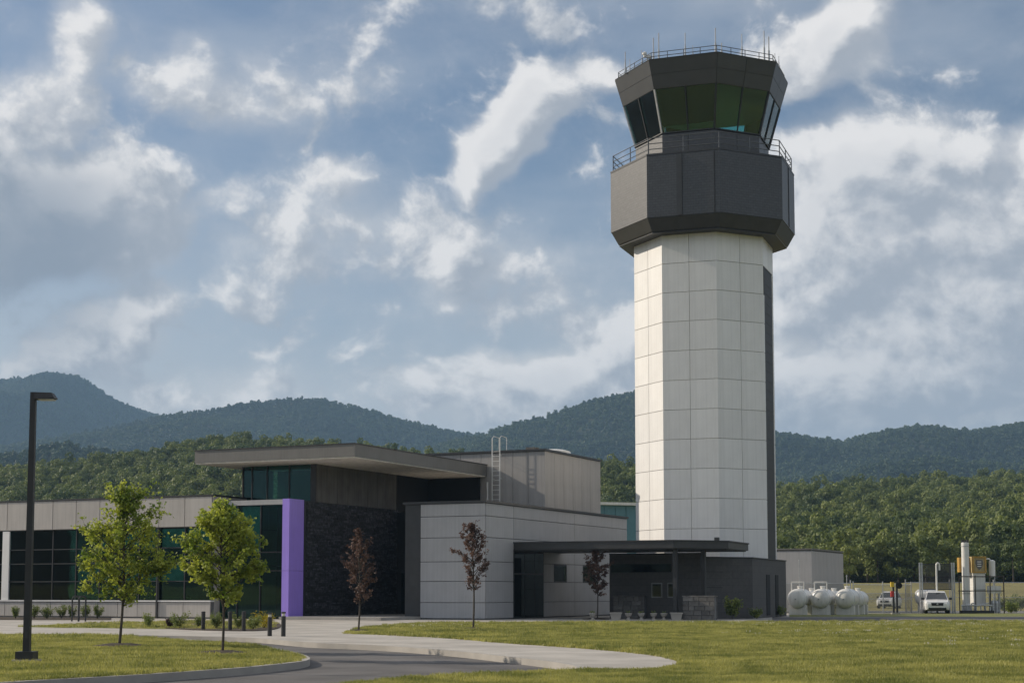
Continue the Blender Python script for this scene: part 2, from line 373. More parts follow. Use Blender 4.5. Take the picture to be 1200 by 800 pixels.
class Thing:
    def __init__(s, name, label, cat, loc, group=None):
        s.o = bpy.data.objects.new(name, None); COL.objects.link(s.o); s.loc = Vector(loc); s.o.location = s.loc
        s.o.empty_display_size = .3
        tag(s.o, label, cat, group)
    def part(s, name, mb, mat, parent=None, smooth=False, label=None):
        l = s.loc
        me = mesh_from(name, [(x - l.x, y - l.y, z - l.z) for x, y, z in mb.v], mb.f, mat, smooth, uv=mat is not None and any(n.type == 'UVMAP' for n in mat.node_tree.nodes))
        o = bpy.data.objects.new(name, me); COL.objects.link(o); o.parent = parent or s.o
        if label: o['label'] = label
        return o
    def inst(s, name, me, pos, rz=0.0, parent=None):
        o = bpy.data.objects.new(name, me); COL.objects.link(o); o.parent = parent or s.o
        o.location = Vector(pos) - s.loc; o.rotation_euler = (0, 0, rz); return o
def single(name, label, cat, mb, mat, loc, group=None, smooth=False):
    l = Vector(loc)
    me = mesh_from(name, [(x - l.x, y - l.y, z - l.z) for x, y, z in mb.v], mb.f, mat, smooth)
    o = bpy.data.objects.new(name, me); COL.objects.link(o); o.location = l; tag(o, label, cat, group); return o
PCACHE = {}
def panelmesh(w, h, thick, gap, mat, ml=0.0, mr=0.0):
    key = (round(w, 3), round(h, 3), thick, gap, mat.name, ml, mr)
    if key not in PCACHE:
        a, b = gap / 2 * (ml == 0), w - gap / 2 * (mr == 0); z0, z1 = gap / 2, h - gap / 2; t = thick; e = .012
        bk = [(a, .02, z0), (b, .02, z0), (b, .02, z1), (a, .02, z1)]
        md = [(a - ml * .8, -t + e, z0), (b + mr * .8, -t + e, z0), (b + mr * .8, -t + e, z1), (a - ml * .8, -t + e, z1)]
        el = e if ml == 0 else 0; er = e if mr == 0 else 0
        fr = [(a - ml + el, -t, z0 + e), (b + mr - er, -t, z0 + e), (b + mr - er, -t, z1 - e), (a - ml + el, -t, z1 - e)]
        v = bk + md + fr; f = [(3, 2, 1, 0), (8, 9, 10, 11)]
        for r in (0, 4):
            for i in range(4): f.append((r + i, r + (i + 1) % 4, r + 4 + (i + 1) % 4, r + 4 + i))
        PCACHE[key] = mesh_from('panel', v, f, mat, uv=any(n.type == 'UVMAP' for n in mat.node_tree.nodes))
    return PCACHE[key]
def panels(T, parent, start, d, xe, ze, mat, thick=.06, gap=.03, skip=(), name='panel', mitre=None):
    rz = math.atan2(d[1], d[0])
    for i in range(len(xe) - 1):
        for j in range(len(ze) - 1):
            if (i, j) in skip: continue
            ml = mitre if mitre and i == 0 else 0.0; mr = mitre if mitre and i == len(xe) - 2 else 0.0
            me = panelmesh(xe[i + 1] - xe[i], ze[j + 1] - ze[j], thick, gap, mat, ml, mr)
            T.inst(name, me, (start[0] + d[0] * xe[i], start[1] + d[1] * xe[i], ze[j]), rz, parent)
def lin(a, b, n): return [a + (b - a) * i / n for i in range(n + 1)]
def smooth_line(pts, k=6):
    out = []; n = len(pts)
    for i in range(n - 1):
        p0, p1, p2, p3 = pts[max(i - 1, 0)], pts[i], pts[i + 1], pts[min(i + 2, n - 1)]
        for j in range(k):
            t = j / k
            out.append(tuple(.5 * (2 * p1[c] + (p2[c] - p0[c]) * t + (2 * p0[c] - 5 * p1[c] + 4 * p2[c] - p3[c]) * t * t + (3 * p1[c] - p0[c] - 3 * p2[c] + p3[c]) * t ** 3) for c in (0, 1)))
    out.append(tuple(pts[-1])); return out
def in_poly(x, y, poly):
    r = np.zeros(len(x), bool); n = len(poly)
    for i in range(n):
        x0, y0 = poly[i]; x1, y1 = poly[(i + 1) % n]
        if y0 == y1: continue
        c = ((y0 > y) != (y1 > y)) & (x < (x1 - x0) * (y - y0) / (y1 - y0) + x0); r ^= c
    return r

# ------------------------------------------------------------------ terrain
def prof(pts):
    xs = np.array([p[0] for p in pts], float); ys = np.array([p[1] for p in pts], float)
    return np.arctan((xs - PX) / F), (693.9 - ys) / F
def sstep(t): t = np.clip(t, 0, 1); return t * t * (3 - 2 * t)
RIDGES = [  # crest profile in the photograph, distance, front width, back width, tree height on the crest
 (prof([(-900, 480), (-500, 455), (-200, 462), (0, 442), (50, 437), (85, 445), (120, 463), (170, 481), (230, 497), (330, 520), (450, 560), (700, 640)]), 3700, 1500, 900, 9),
 (prof([(-300, 540), (0, 520), (120, 500), (190, 484), (230, 480), (285, 471), (340, 463), (380, 465), (430, 477), (480, 492), (540, 506), (600, 510), (700, 530), (850, 600)]), 2700, 1300, 700, 9),
 (prof([(380, 600), (480, 535), (530, 513), (560, 508), (606, 493), (655, 480), (702, 464), (742, 456), (775, 455), (810, 466), (860, 488), (905, 503), (930, 507), (960, 513), (990, 516), (1010, 511), (1050, 501), (1090, 497), (1115, 500), (1140, 504), (1170, 500), (1200, 495), (1400, 480), (1800, 470)]), 2150, 1150, 700, 9),
 (prof([(-800, 520), (-100, 530), (0, 533), (60, 521), (100, 523), (150, 531), (220, 545), (330, 560), (700, 600), (1500, 600)]), 1450, 500, 300, 8),
 (prof([(-800, 545), (0, 546), (60, 542), (130, 535), (170, 527), (230, 515), (290, 513), (340, 517), (420, 522), (520, 535), (640, 545), (720, 548), (800, 556), (905, 577), (950, 571), (1000, 567), (1050, 563), (1100, 560), (1200, 557), (1500, 545), (2200, 530)]), 640, 400, 250, 8),
]
def fbm(x, y):
    s = np.zeros_like(x)
    for a, b, c, w in ((.0051, .0023, .3, 1), (-.0032, .0067, 1.7, .8), (.0113, -.0071, 4.1, .5), (.0061, .0141, 2.2, .45), (-.021, .013, .9, .25), (.017, .027, 5.2, .2)):
        s += w * np.sin(a * x + b * y + c + 1.3 * np.sin(.6 * b * x - .7 * a * y))
    return s / 2.2
def terrain(az, D):
    az = np.asarray(az, float); D = np.asarray(D, float)
    X = D * np.sin(az); Y = D * np.cos(az)
    z = np.where(D < 150, -.16 + .17 * sstep((D - 143) / 6), .01) + 3.0 * sstep((D - 165) / 75)
    nz = fbm(X, Y)
    for (pa, pe), Dc, wf, wb, th in RIDGES:
        e = np.interp(az, pa, pe); e = np.where(np.abs(az) > 1.0, np.maximum(e, .09 + .03 * np.sin(3 * az)), e)
        crest = EYE + e * Dc * np.cos(np.clip(az, -1, 1)) - th
        t = np.where(D < Dc, (D - (Dc - wf)) / wf, 1 - (D - Dc) / wb); t = np.clip(t, 0, 1)
        s = np.where(D < Dc, t ** .85 * (.55 + .45 * t), t * t * (3 - 2 * t))
        zi = crest * s + nz * crest * .20 * 4 * s * (1 - s)
        z = np.where(s > 0, np.maximum(z, zi), z)
    return z
azs = np.concatenate([np.linspace(-math.pi, -.45, 60)[:-1], np.linspace(-.45, .45, 260), np.linspace(.45, math.pi, 60)[1:]])
Ds = np.concatenate([[2, 20, 50, 80, 110, 135, 143], np.linspace(144, 150, 4), np.linspace(156, 250, 20), np.linspace(256, 900, 60), np.linspace(915, 4600, 120), [5200, 6000]])
A, DD = np.meshgrid(azs, Ds, indexing='ij'); Z = terrain(A, DD)
gv = np.stack([DD * np.sin(A), DD * np.cos(A), Z], -1).reshape(-1, 3)
na, nd = len(azs), len(Ds)
def gridmesh(name, d0, d1, mat, slot2=None):
    f = []
    for i in range(na - 1):
        for j in range(d0, d1):
            a = i * nd + j; f.append((a, a + nd, a + nd + 1, a + 1))
    used = sorted({k for q in f for k in q}); mp = {k: i for i, k in enumerate(used)}
    me = bpy.data.meshes.new(name); me.from_pydata([tuple(gv[k]) for k in used], [], [tuple(mp[k] for k in q) for q in f]); me.materials.append(mat)
    me.polygons.foreach_set('use_smooth', [True] * len(me.polygons)); me.update()
    o = bpy.data.objects.new(name, me); COL.objects.link(o); tag(o, kind='structure'); return o
jn = int(np.searchsorted(Ds, 246)); 
gridmesh('ground', 0, jn, field_mat)
gridmesh('hills', jn, nd - 1, forest_floor)

# ------------------------------------------------------------------ road, kerbs, paved land, lawns
ROADZ = -.15
edge_px = [(-420, 739.5), (-200, 741), (0, 742.5), (150, 744), (240, 745.6), (300, 747.5), (360, 752.5), (420, 755), (475, 758), (540, 763.2), (590, 768.6), (630, 773), (659, 777), (676, 781), (672, 785), (640, 787.5), (540, 792.5), (430, 800), (300, 815)]
edge = smooth_line([tuple(gnd(x, y).xy) for x, y in edge_px], 5)
edge.append((3.5, 6.0)); edge.append((6.0, -20.0))
land = edge + [(180, -20), (180, 147), (-180, 147), (-180, edge[0][1] + 12)]
struct('paving', MB().prism(land, -.159, 0.0), concrete, 'pale concrete paving round the buildings')
def offset_line(pts, d):
    out = []
    for i, p in enumerate(pts):
        a = Vector(pts[max(i - 1, 0)]); b = Vector(pts[min(i + 1, len(pts) - 1)]); t = (b - a).normalized()
        out.append((p[0] - t.y * d, p[1] + t.x * d))
    return out
def strip(line, d0, d1, z0, z1):
    a, b = offset_line(line, d0), offset_line(line, d1); m = MB(); n = len(line)
    for i in range(n - 1):
        m.add([(*a[i], z0), (*a[i + 1], z0), (*b[i + 1], z0), (*b[i], z0), (*a[i], z1), (*a[i + 1], z1), (*b[i + 1], z1), (*b[i], z1)],
              [(4, 5, 6, 7), (0, 4, 7, 3) if i == 0 else (4, 5, 6, 7), (0, 1, 5, 4), (3, 7, 6, 2)][::1] if i == 0 else [(4, 5, 6, 7), (0, 1, 5, 4), (3, 7, 6, 2)])
    return m
struct('kerb', strip(edge[:-2], -.02, .16, -.155, .012), concrete_dk, 'pale kerb along the curved drive')
road = [(-180, 8)] + [(-180, edge[0][1] + 11)] + edge[:-1] + [(3.4, 5.0), (-180, 5.0)]
struct('road', MB().prism(offset_line(edge, -.01)[:-1] + [(3.4, 4.0), (-180, 4.0), (-180, edge[0][1] + 11.5)], -.158, ROADZ), asphalt, 'asphalt drive curving in front of the building')
# island lawn with its kerb
isl_px = [(-420, 741.5), (-200, 742.8), (0, 744.5), (130, 745.5), (233, 751), (300, 757.5), (340, 765.5), (355, 771), (348, 775.5), (310, 780), (267, 784), (150, 792), (60, 797), (0, 800.5), (-100, 806), (-300, 815)]
isl = smooth_line([tuple(gnd(x, y, -.02).xy) for x, y in isl_px], 5)
isl_poly = isl
struct('kerb.001', strip(isl, -.02, .16, -.155, .012), concrete_dk, 'grey kerb round the grass island')
struct('lawn', MB().prism(isl_poly, -.156, -.004), grass_base, 'grass island beside the drive')
lawn_px = [(402, 742), (440, 743.2), (500, 746), (545, 749), (590, 753), (650, 757), (705, 761), (750, 765.5), (782, 770.5), (800, 777), (790, 782), (758, 785.3), (715, 785.5), (690, 785)]
lawnA = smooth_line([tuple(gnd(x, y).xy) for x, y in lawn_px], 4)
low = [p for p in offset_line(edge, .17) if p[1] < gnd(672, 786.5).y + .2]
lawnB = lawnA + low[:-2] + [(3.8, 6.2), (6.3, -15), (120, -15), (120, 86.5)] + [tuple(gnd(x, y).xy) for x, y in ((1200, 727.6), (900, 728.6), (760, 728.8), (640, 729.6), (520, 729.6), (475, 730.5), (440, 734), (412, 738.5))]
struct('lawn.001', MB().prism(lawnB, -.1, .012), grass_base, 'wide lawn in front of the tower')
wedge_px = [(20, 734), (60, 731.5), (120, 729), (200, 727.6), (300, 727), (325, 729), (322, 735), (290, 737.5), (230, 737), (120, 735.6), (60, 735)]
wedge = [tuple(gnd(x, y).xy) for x, y in wedge_px]
struct('lawn.002', MB().prism(wedge, -.1, .012), grass_base, 'strip of grass by the office windows')
bed = smooth_line([tuple(gnd(x, y).xy) for x, y in ((195, 736.3), (190, 732), (230, 729.5), (300, 728.5), (327, 730.5), (326, 736), (300, 739), (240, 738.4), (195, 736.3))], 3)[:-1]
struct('planting_bed', MB().prism(bed, -.09, .03), soil, 'dark mulch bed with yellow shrubs')
wallbed = [tuple(gnd(x, y).xy) for x, y in ((-60, 726), (130, 726.2), (130, 723.6), (-60, 722.2))]
struct('planting_bed.001', MB().prism(wallbed, -.09, .02), soil, 'narrow mulch bed under the office windows')
serv = [tuple(gnd(x, y).xy) for x, y in ((905, 727.4), (1300, 726.6), (1300, 722.4), (905, 722.8))]
struct('service_road', MB().prism(serv, -.09, .008), asphalt, 'service road passing the white tanks')
verge = [tuple(gnd(x, y).xy) for x, y in ((925, 722.3), (1300, 722), (1300, 718.2), (925, 718.6))]
struct('lawn.003', MB().prism(verge, -.09, .012), grass_base, 'grass verge behind the service road')
yard = [tuple(gnd(x, y).xy) for x, y in ((905, 718.6), (1300, 718.2), (1300, 713.6), (905, 713.6))]
struct('gravel_yard', MB().prism(yard, -.09, .009), gravel, 'gravel yard under the tanks and vehicles')
mead = [(-180, 128), (16, 128), (24, 138), (180, 140), (180, 148.5), (-180, 148.5)]
struct('meadow', MB().prism(mead, -.1, .014), field_mat, 'dry mown meadow behind the yard')

# ------------------------------------------------------------------ scattering helper (stuff only)
def protos(cname, objs):
    c = bpy.data.collections.new(cname)
    for o in objs: c.objects.link(o)
    return c
def scatter(name, pts, scl, rot, coll, label, cat, sz=None):
    me = bpy.data.meshes.new(name); me.vertices.add(len(pts)); me.vertices.foreach_set('co', np.asarray(pts, np.float32).ravel())
    for nm, arr in (('scl', scl), ('rot', rot), ('szz', sz if sz is not None else scl)):
        at = me.attributes.new(nm, 'FLOAT', 'POINT'); at.data.foreach_set('value', np.asarray(arr, np.float32))
    at = me.attributes.new('vid', 'INT', 'POINT'); at.data.foreach_set('value', RNG.integers(0, len(coll.objects), len(pts)).astype(np.int32))
    o = bpy.data.objects.new(name, me); COL.objects.link(o); tag(o, label, cat, kind='stuff')
    g = bpy.data.node_groups.new(name + '_nodes', 'GeometryNodeTree')
    g.interface.new_socket('Geometry', in_out='INPUT', socket_type='NodeSocketGeometry')
    g.interface.new_socket('Geometry', in_out='OUTPUT', socket_type='NodeSocketGeometry')
    gi, go = N(g, 'NodeGroupInput'), N(g, 'NodeGroupOutput')
    ci = N(g, 'GeometryNodeCollectionInfo'); ci.inputs[0].default_value = coll; ci.inputs['Separate Children'].default_value = True; ci.inputs['Reset Children'].default_value = True
    iop = N(g, 'GeometryNodeInstanceOnPoints'); iop.inputs['Pick Instance'].default_value = True
    def attr(nm, t='FLOAT'):
        a = N(g, 'GeometryNodeInputNamedAttribute', data_type=t); a.inputs[0].default_value = nm; return a.outputs['Attribute']
    cr = N(g, 'ShaderNodeCombineXYZ'); L(g, attr('rot'), cr.inputs[2])
    e2r = N(g, 'FunctionNodeEulerToRotation'); L(g, cr.outputs[0], e2r.inputs[0])
    cs = N(g, 'ShaderNodeCombineXYZ'); s = attr('scl'); L(g, s, cs.inputs[0]); L(g, s, cs.inputs[1]); L(g, attr('szz'), cs.inputs[2])
    L(g, gi.outputs[0], iop.inputs['Points']); L(g, ci.outputs[0], iop.inputs['Instance']); L(g, attr('vid', 'INT'), iop.inputs['Instance Index'])
    L(g, e2r.outputs[0], iop.inputs['Rotation']); L(g, cs.outputs[0], iop.inputs['Scale']); L(g, iop.outputs[0], go.inputs[0])
    md = o.modifiers.new('scatter', 'NODES'); md.node_group = g
    return o
def rand_dir():
    v = Vector((random.gauss(0, 1), random.gauss(0, 1), random.gauss(0, 1))); return v.normalized()
def leafquad(m, p, size, nrm=None, asp=.55):
    n = nrm or rand_dir(); a = n.orthogonal().normalized(); q = random.random() * 6.283
    b = n.cross(a); u = a * math.cos(q) + b * math.sin(q); w = n.cross(u)
    m.add([p - u * size * .5, p + w * size * asp * .5 - n * size * .08, p + u * size * .5, p - w * size * asp * .5 - n * size * .08], [(0, 1, 2, 3)])
def crown_mesh(name, nl, per, h, rad, mat, leaf, trunk=True, top=1.0):
    m = MB()
    for i in range(nl):
        t = random.random(); zz = h * (.22 + .72 * t); rr = rad * math.sqrt(max(.05, 1 - ((t - .38) / .70) ** 2)) * random.uniform(.35, .8)
        a = random.random() * 6.283; c = Vector((math.cos(a) * rr, math.sin(a) * rr, zz)); lr = rad * random.uniform(.28, .46)
        for k in range(per):
            d = rand_dir(); d.z = d.z * .8 + .15
            p = c + d * lr * random.uniform(.75, 1.08)
            nn = (d + rand_dir() * .7).normalized()
            leafquad(m, p, leaf * random.uniform(.6, 1.3), nn, .8)
    me = mesh_from(name, m.v, m.f, mat); return bpy.data.objects.new(name, me)
def lump_mesh(name, h, rad, mat):
    bm = bmesh.new(); bmesh.ops.create_icosphere(bm, subdivisions=3, radius=1)
    ph = [random.random() * 6 for _ in range(6)]
    for v in bm.verts:
        d = v.co.copy(); k = 1 + .20 * math.sin(5 * d.x + ph[0]) * math.sin(4.5 * d.y + ph[1]) + .16 * math.sin(8 * d.z + ph[2] + 4 * d.x) + random.uniform(-.13, .13)
        v.co = Vector((d.x * rad * k, d.y * rad * k, h * .45 + d.z * h * .52 * k))
    me = bpy.data.meshes.new(name); bm.to_mesh(me); bm.free(); me.materials.append(mat)
    return bpy.data.objects.new(name, me)

# woods on the hills
near_p = protos('near_trees', [crown_mesh('wood_tree', 13, 90, 11, 4.4, leaf_wood, .72) for _ in range(5)])
far_p = protos('far_trees', [crown_mesh('far_tree', 9, 24, 11, 5.2, leaf_far, 2.3) for _ in range(4)])
def scatter_ridge(n, a0, a1, d0, d1, zmin=3.5):
    a = RNG.uniform(a0, a1, n); d = np.sqrt(RNG.uniform(d0 * d0, d1 * d1, n)); z = terrain(a, d)
    e = 2.0; slope_back = terrain(a, d + 30) - z
    keep = (z > zmin)
    keep &= ~((slope_back < -14))
    a, d, z = a[keep], d[keep], z[keep]
    return np.stack([d * np.sin(a), d * np.cos(a), z - .6], -1)
p = scatter_ridge(11000, -.40, .40, 246, 690, 2.8); n = len(p)
s = .42 + .62 * RNG.beta(1.5, 2.0, n)
scatter('wood', p, s, RNG.uniform(0, 6.28, n), near_p, 'dense green wood covering the low hill behind the buildings', 'wood', s * RNG.uniform(.85, 1.2, n))
p = scatter_ridge(130000, -.38, .38, 900, 3800, 8); n = len(p); s = .42 + .6 * RNG.beta(1.5, 2, n)
scatter('mountain_forest', p, s, RNG.uniform(0, 6.28, n), far_p, 'hazy forest covering the distant mountain ridges', 'forest', s * RNG.uniform(.8, 1.2, n))

# grass
straw_mat = leafmat('dry_grass', (.36, .33, .14), (.55, .50, .27), .3, inst=.5)
def tuft(name, nb, rad, h, mat=None):
    m = MB()
    for i in range(nb):
        a = random.random() * 6.283; r = rad * math.sqrt(random.random()); x, y = r * math.cos(a), r * math.sin(a)
        b = random.random() * 6.283; w = random.uniform(.006, .011); hh = h * random.uniform(.5, 1.2); ln = hh * random.uniform(.1, .6); c = random.random() * 6.283
        dx, dy = math.cos(b) * w, math.sin(b) * w; lx, ly = math.cos(c) * ln, math.sin(c) * ln
        m.add([(x - dx, y - dy, -.01), (x + dx, y + dy, -.01), (x + dx * .6 + lx * .4, y + dy * .6 + ly * .4, hh * .6), (x - dx * .6 + lx * .4, y - dy * .6 + ly * .4, hh * .6), (x + lx, y + ly, hh)], [(0, 1, 2, 3), (3, 2, 4)])
    return bpy.data.objects.new(name, mesh_from(name, m.v, m.f, mat or blade_mat))
RINGS = [(*gnd(a, b).xy, r) for a, b, r in ((139.5, 757.2, .92), (260.5, 766.0, .80), (420, 739.8, .55), (554.5, 737.5, .75))]
tuft_p = protos('grass_tufts', [tuft('tuft', 26, .13, .062) for _ in range(3)] + [tuft('tuft', 16, .10, .10), tuft('tuft', 18, .12, .045, straw_mat)])
def grass_points(poly, n, dmax=95):
    xs = [q[0] for q in poly]; ys = [q[1] for q in poly]
    u = RNG.uniform(0, 1, n); d0 = 24.0
    d = 1 / (1 / d0 + u * (1 / dmax - 1 / d0))            # denser near the viewer
    x = RNG.uniform(-.36, .36, n) * d
    k = in_poly(x, d, poly)
    for cx, cy, cr in RINGS: k &= (x - cx) ** 2 + (d - cy) ** 2 > (cr * .97) ** 2
    return x[k], d[k]
def lawn_grass(name, poly, n, z, label, dmax=95):
    x, y = grass_points(poly, n, dmax); pts = np.stack([x, y, np.full(len(x), z)], -1)
    s = RNG.uniform(.6, 1.25, len(x)) * (1 + .35 * fbm(x * 60, y * 60))
    s = np.clip(s * np.interp(y, [25, 60, 95], [1, 1.25, 1.7]), .4, 2.6)
    scatter(name, pts, s, RNG.uniform(0, 6.28, len(x)), tuft_p, label, 'grass', np.clip(s, .4, 1.7) * .9)
lawn_grass('grass', isl_poly, 120000, -.004, 'mown grass on the island beside the lamp post', 62)
lawn_grass('grass.001', lawnB, 260000, .012, 'mown grass of the wide lawn before the tower')
lawn_grass('grass.002', wedge, 60000, .012, 'mown grass strip by the office windows', 100)

def clover(name):
    m = MB()
    for i in range(5):
        x, y = random.uniform(-.12, .12), random.uniform(-.12, .12); z = random.uniform(.06, .10)
        for k in range(5): leafquad(m, Vector((x, y, z)) + rand_dir() * .008, .028, None, .9)
        m.tube((x, y, 0), (x, y, z), .003, n=3)
    return bpy.data.objects.new(name, mesh_from(name, m.v, m.f, clover_mat))
clover_mat = leafmat('clover_blossom', (.55, .53, .42), (.72, .70, .60), .3)
clover_p = protos('clover_heads', [clover('clover') for _ in range(3)])
x, y = grass_points(lawnB, 90000); k = (fbm(x * 25 + 40, y * 25) > .25) & (RNG.uniform(0, 1, len(x)) < np.interp(y, [25, 45, 62, 70], [.0, .0, .05, .10])); x, y = x[k], y[k]
scatter('clover', np.stack([x, y, np.full(len(x), .012)], -1), RNG.uniform(.7, 1.4, len(x)), RNG.uniform(0, 6.28, len(x)), clover_p, 'pale clover blossom dotted over the wide lawn', 'clover')

# ------------------------------------------------------------------ control tower
TX, TY, TD = 13.05, 106.0, 3.0
def octp(r, k, z): a = R(TD - 90 + 45 * k); return (TX + r * math.sin(a), TY - r * math.cos(a), z)
def octring(r, z): return [octp(r, k, z) for k in range(8)]
def octloft(m, prof):
    vs = []; 
    for r, z in prof: vs += octring(r, z)
    fs = [tuple(range(7, -1, -1)), tuple(range((len(prof) - 1) * 8, len(prof) * 8))]
    for j in range(len(prof) - 1):
        for k in range(8): fs.append((j * 8 + k, j * 8 + (k + 1) % 8, (j + 1) * 8 + (k + 1) % 8, (j + 1) * 8 + k))
    return m.add(vs, fs)
T = Thing('control_tower', 'tall white octagonal airport control tower with dark cab on top', 'tower', (TX, TY, 0))
RS = 4.69
shaft = T.part('shaft', octloft(MB(), [(RS, 0), (RS, 25.06)]), joint_light)
zrows = [0.05, 1.82, 3.76] + [5.69 + 1.936 * i for i in range(10)] + [25.04]
fw = 2 * RS * math.sin(R(22.5)); mt = .06 * math.tan(R(22.5))
for k in range(8):
    a, b = Vector(octp(RS, k, 0)), Vector(octp(RS, k + 1, 0)); d = (b - a).normalized()
    if k == 3:
        panels(T, shaft, a, d, [0, .32], zrows[:-2], white_panel, mitre=None)
        panels(T, shaft, a + d * (fw - .32), d, [0, .32], zrows[:-2], white_panel)
        panels(T, shaft, a, d, [0, fw / 2, fw], zrows[-2:], white_panel, mitre=mt)
        m = MB(); q = Vector((d.y, -d.x, 0))
        m.beam(a + d * .34 + Vector((0, 0, zrows[-2] - .02)), a + d * (fw - .34) + Vector((0, 0, zrows[-2] - .02)), .1, .06)
        fr = T.part('louvre_frame', m, dark_trim, shaft)
        T.part('louvre_backing', MB().beam(a + d * .33 + q * .012 + Vector((0, 0, 12.0)), a + d * (fw - .33) + q * .012 + Vector((0, 0, 12.0)), .03, 22.2), strip_dark, shaft)
        sm = mesh_from('louvre', *(lambda mm: (mm.v, mm.f))(MB().box(((fw - .64) / 2, -.015, 0), (fw - .68, .05, .60))), strip_dark)
        zz = .4
        while zz < zrows[-2] - .4:
            T.inst('louvre', sm, (a.x + d.x * .32, a.y + d.y * .32, zz), math.atan2(d.y, d.x), shaft); zz += .645
    else:
        panels(T, shaft, a, d, [0, fw / 2, fw], zrows, white_panel, mitre=mt)
# equipment level
lower = T.part('lower_cab', octloft(MB(), [(4.5, 25.02), (5.72, 25.06), (5.82, 25.12), (6.27, 25.9), (6.27, 30.12), (4.0, 30.14)]), dark_metal)
T.part('soffit_edge', octloft(MB(), [(5.6, 25.0), (5.76, 25.0), (5.76, 25.05), (5.6, 25.05)]), dark_trim, lower)
fw2 = 2 * 6.27 * math.sin(R(22.5))
for k in range(8):
    a, b = Vector(octp(6.27, k, 0)), Vector(octp(6.27, k + 1, 0)); d = (b - a).normalized()
    panels(T, lower, a, d, [0, fw2], [25.92, 30.05], dark_clad, .05, .02, mitre=.05 * math.tan(R(22.5)), name='cladding_panel')
    if k == 1:
        m = MB(); q = Vector((d.y, -d.x, 0)); c = a + d * fw2 * .45 + q * .09
        m.box((c.x, c.y, 27.95), (.36, .10, 4.05), math.atan2(d.y, d.x)); T.part('pilaster', m, dark_metal, lower)
        c = a + d * fw2 * .93 + q * .07
        m = MB().box((c.x, c.y, 28.0), (.05, .06, 4.05), math.atan2(d.y, d.x)); T.part('conduit', m, dark_trim, lower)
    if k == 3:
        c = a + d * fw2 * .5 + Vector((d.y, -d.x, 0)) * .07
        m = MB().box((c.x, c.y, 28.0), (.06, .05, 4.05), math.atan2(d.y, d.x)); T.part('conduit', m, dark_trim, lower)
m = MB(); octloft(m, [(6.1, 30.05), (6.34, 30.05), (6.34, 30.17), (6.1, 30.17)]); T.part('coping', m, dark_metal, lower)
# walkway railing
def railing(parent, r, z0, hts, nper, mat, pr, name='railing'):
    m = MB()
    for h in hts:
        for k in range(8): m.tube(octp(r, k, z0 + h), octp(r, k + 1, z0 + h), pr, n=6)
    o = T.part(name, m, mat, parent)
    for k in range(8):
        a, b = Vector(octp(r, k, z0)), Vector(octp(r, k + 1, z0))
        for j in range(nper):
            q = a.lerp(b, j / nper); T.part('post', MB().tube(q, q + Vector((0, 0, hts[-1])), pr * 1.1, n=6), mat, o)
    return o
railing(lower, 6.15, 30.16, (.35, .72, 1.10), 2, rail_mat, .03)
# cab
cab_inside = pmat('cab_inside', (.42, .43, .43), .8)
cab = T.part('cab_base', octloft(MB(), [(4.2, 30.15), (4.55, 30.15), (4.55, 31.92), (4.2, 31.92)]), dark_metal)
cw = 2 * 4.55 * math.sin(R(22.5))
for k in range(8):
    a, b = Vector(octp(4.55, k, 0)), Vector(octp(4.55, k + 1, 0)); d = (b - a).normalized()
    panels(T, cab, a, d, [0, cw / 2, cw], [30.2, 31.88], dark_clad, .04, .025, mitre=.04 * math.tan(R(22.5)), name='cladding_panel')
T.part('cab_floor', MB().prism([q[:2] for q in octring(4.45, 0)], 31.5, 31.7), cab_inside, cab)
GB, GT, ZB, ZT = 4.60, 5.40, 31.93, 34.72
T.part('cab_ceiling', MB().prism([q[:2] for q in octring(5.3, 0)], 34.75, 34.9), soffit_mat, cab)
T.part('console', octloft(MB(), [(3.3, 31.7), (4.1, 31.7), (4.2, 31.95), (3.5, 32.05)]), cab_inside, cab)
for kx, ky in ((.8, .4), (-1.1, -.6), (.2, -1.2)):
    T.part('desk_screen', MB().box((TX + kx * 2.6, TY + ky * 2.6, 32.22), (.6, .08, .34), kx), shade_black, cab)
for k in range(8):
    A0, B0, A1, B1 = (Vector(octp(GB, k, ZB)), Vector(octp(GB, k + 1, ZB)), Vector(octp(GT, k, ZT)), Vector(octp(GT, k + 1, ZT)))
    nn = (B0 - A0).cross(A1 - A0).normalized()
    for j in range(2):
        t0, t1 = j * .5 + .018, j * .5 + .482
        q = [A0.lerp(B0, t0), A0.lerp(B0, t1), A1.lerp(B1, t1), A1.lerp(B1, t0)]
        T.part('window_pane', MB().add([x for x in q] + [x - nn * .03 for x in q], [(0, 1, 2, 3), (7, 6, 5, 4), (0, 4, 5, 1), (1, 5, 6, 2), (2, 6, 7, 3), (3, 7, 4, 0)]), glass_cab, cab)
    T.part('mullion', MB().beam(A0.lerp(B0, .5) + nn * .02, A1.lerp(B1, .5) + nn * .02, .07, .10), dark_trim, cab)
    T.part('mullion', MB().beam(A0, A1, .12, .14), dark_trim if k not in (1, 0) else galv, cab)
    T.part('sill', MB().beam(A0 + nn * .02, B0 + nn * .02, .14, .07), dark_trim, cab)
    if k == 1:
        i0 = [A0.lerp(B0, .02).lerp(A1.lerp(B1, .02), .16), A0.lerp(B0, .98).lerp(A1.lerp(B1, .98), .16), A1.lerp(B1, .98), A1.lerp(B1, .02)]
        i0 = [x - nn * .18 for x in i0]
        T.part('sun_shade', MB().add(i0 + [x - nn * .02 for x in i0], [(0, 1, 2, 3), (7, 6, 5, 4), (0, 4, 5, 1), (1, 5, 6, 2), (2, 6, 7, 3), (3, 7, 4, 0)]), shade_black, cab)
roof = T.part('cab_roof', octloft(MB(), [(5.2, 34.72), (5.42, 34.72), (5.97, 36.56), (6.0, 36.62), (5.6, 36.64)]), dark_metal)
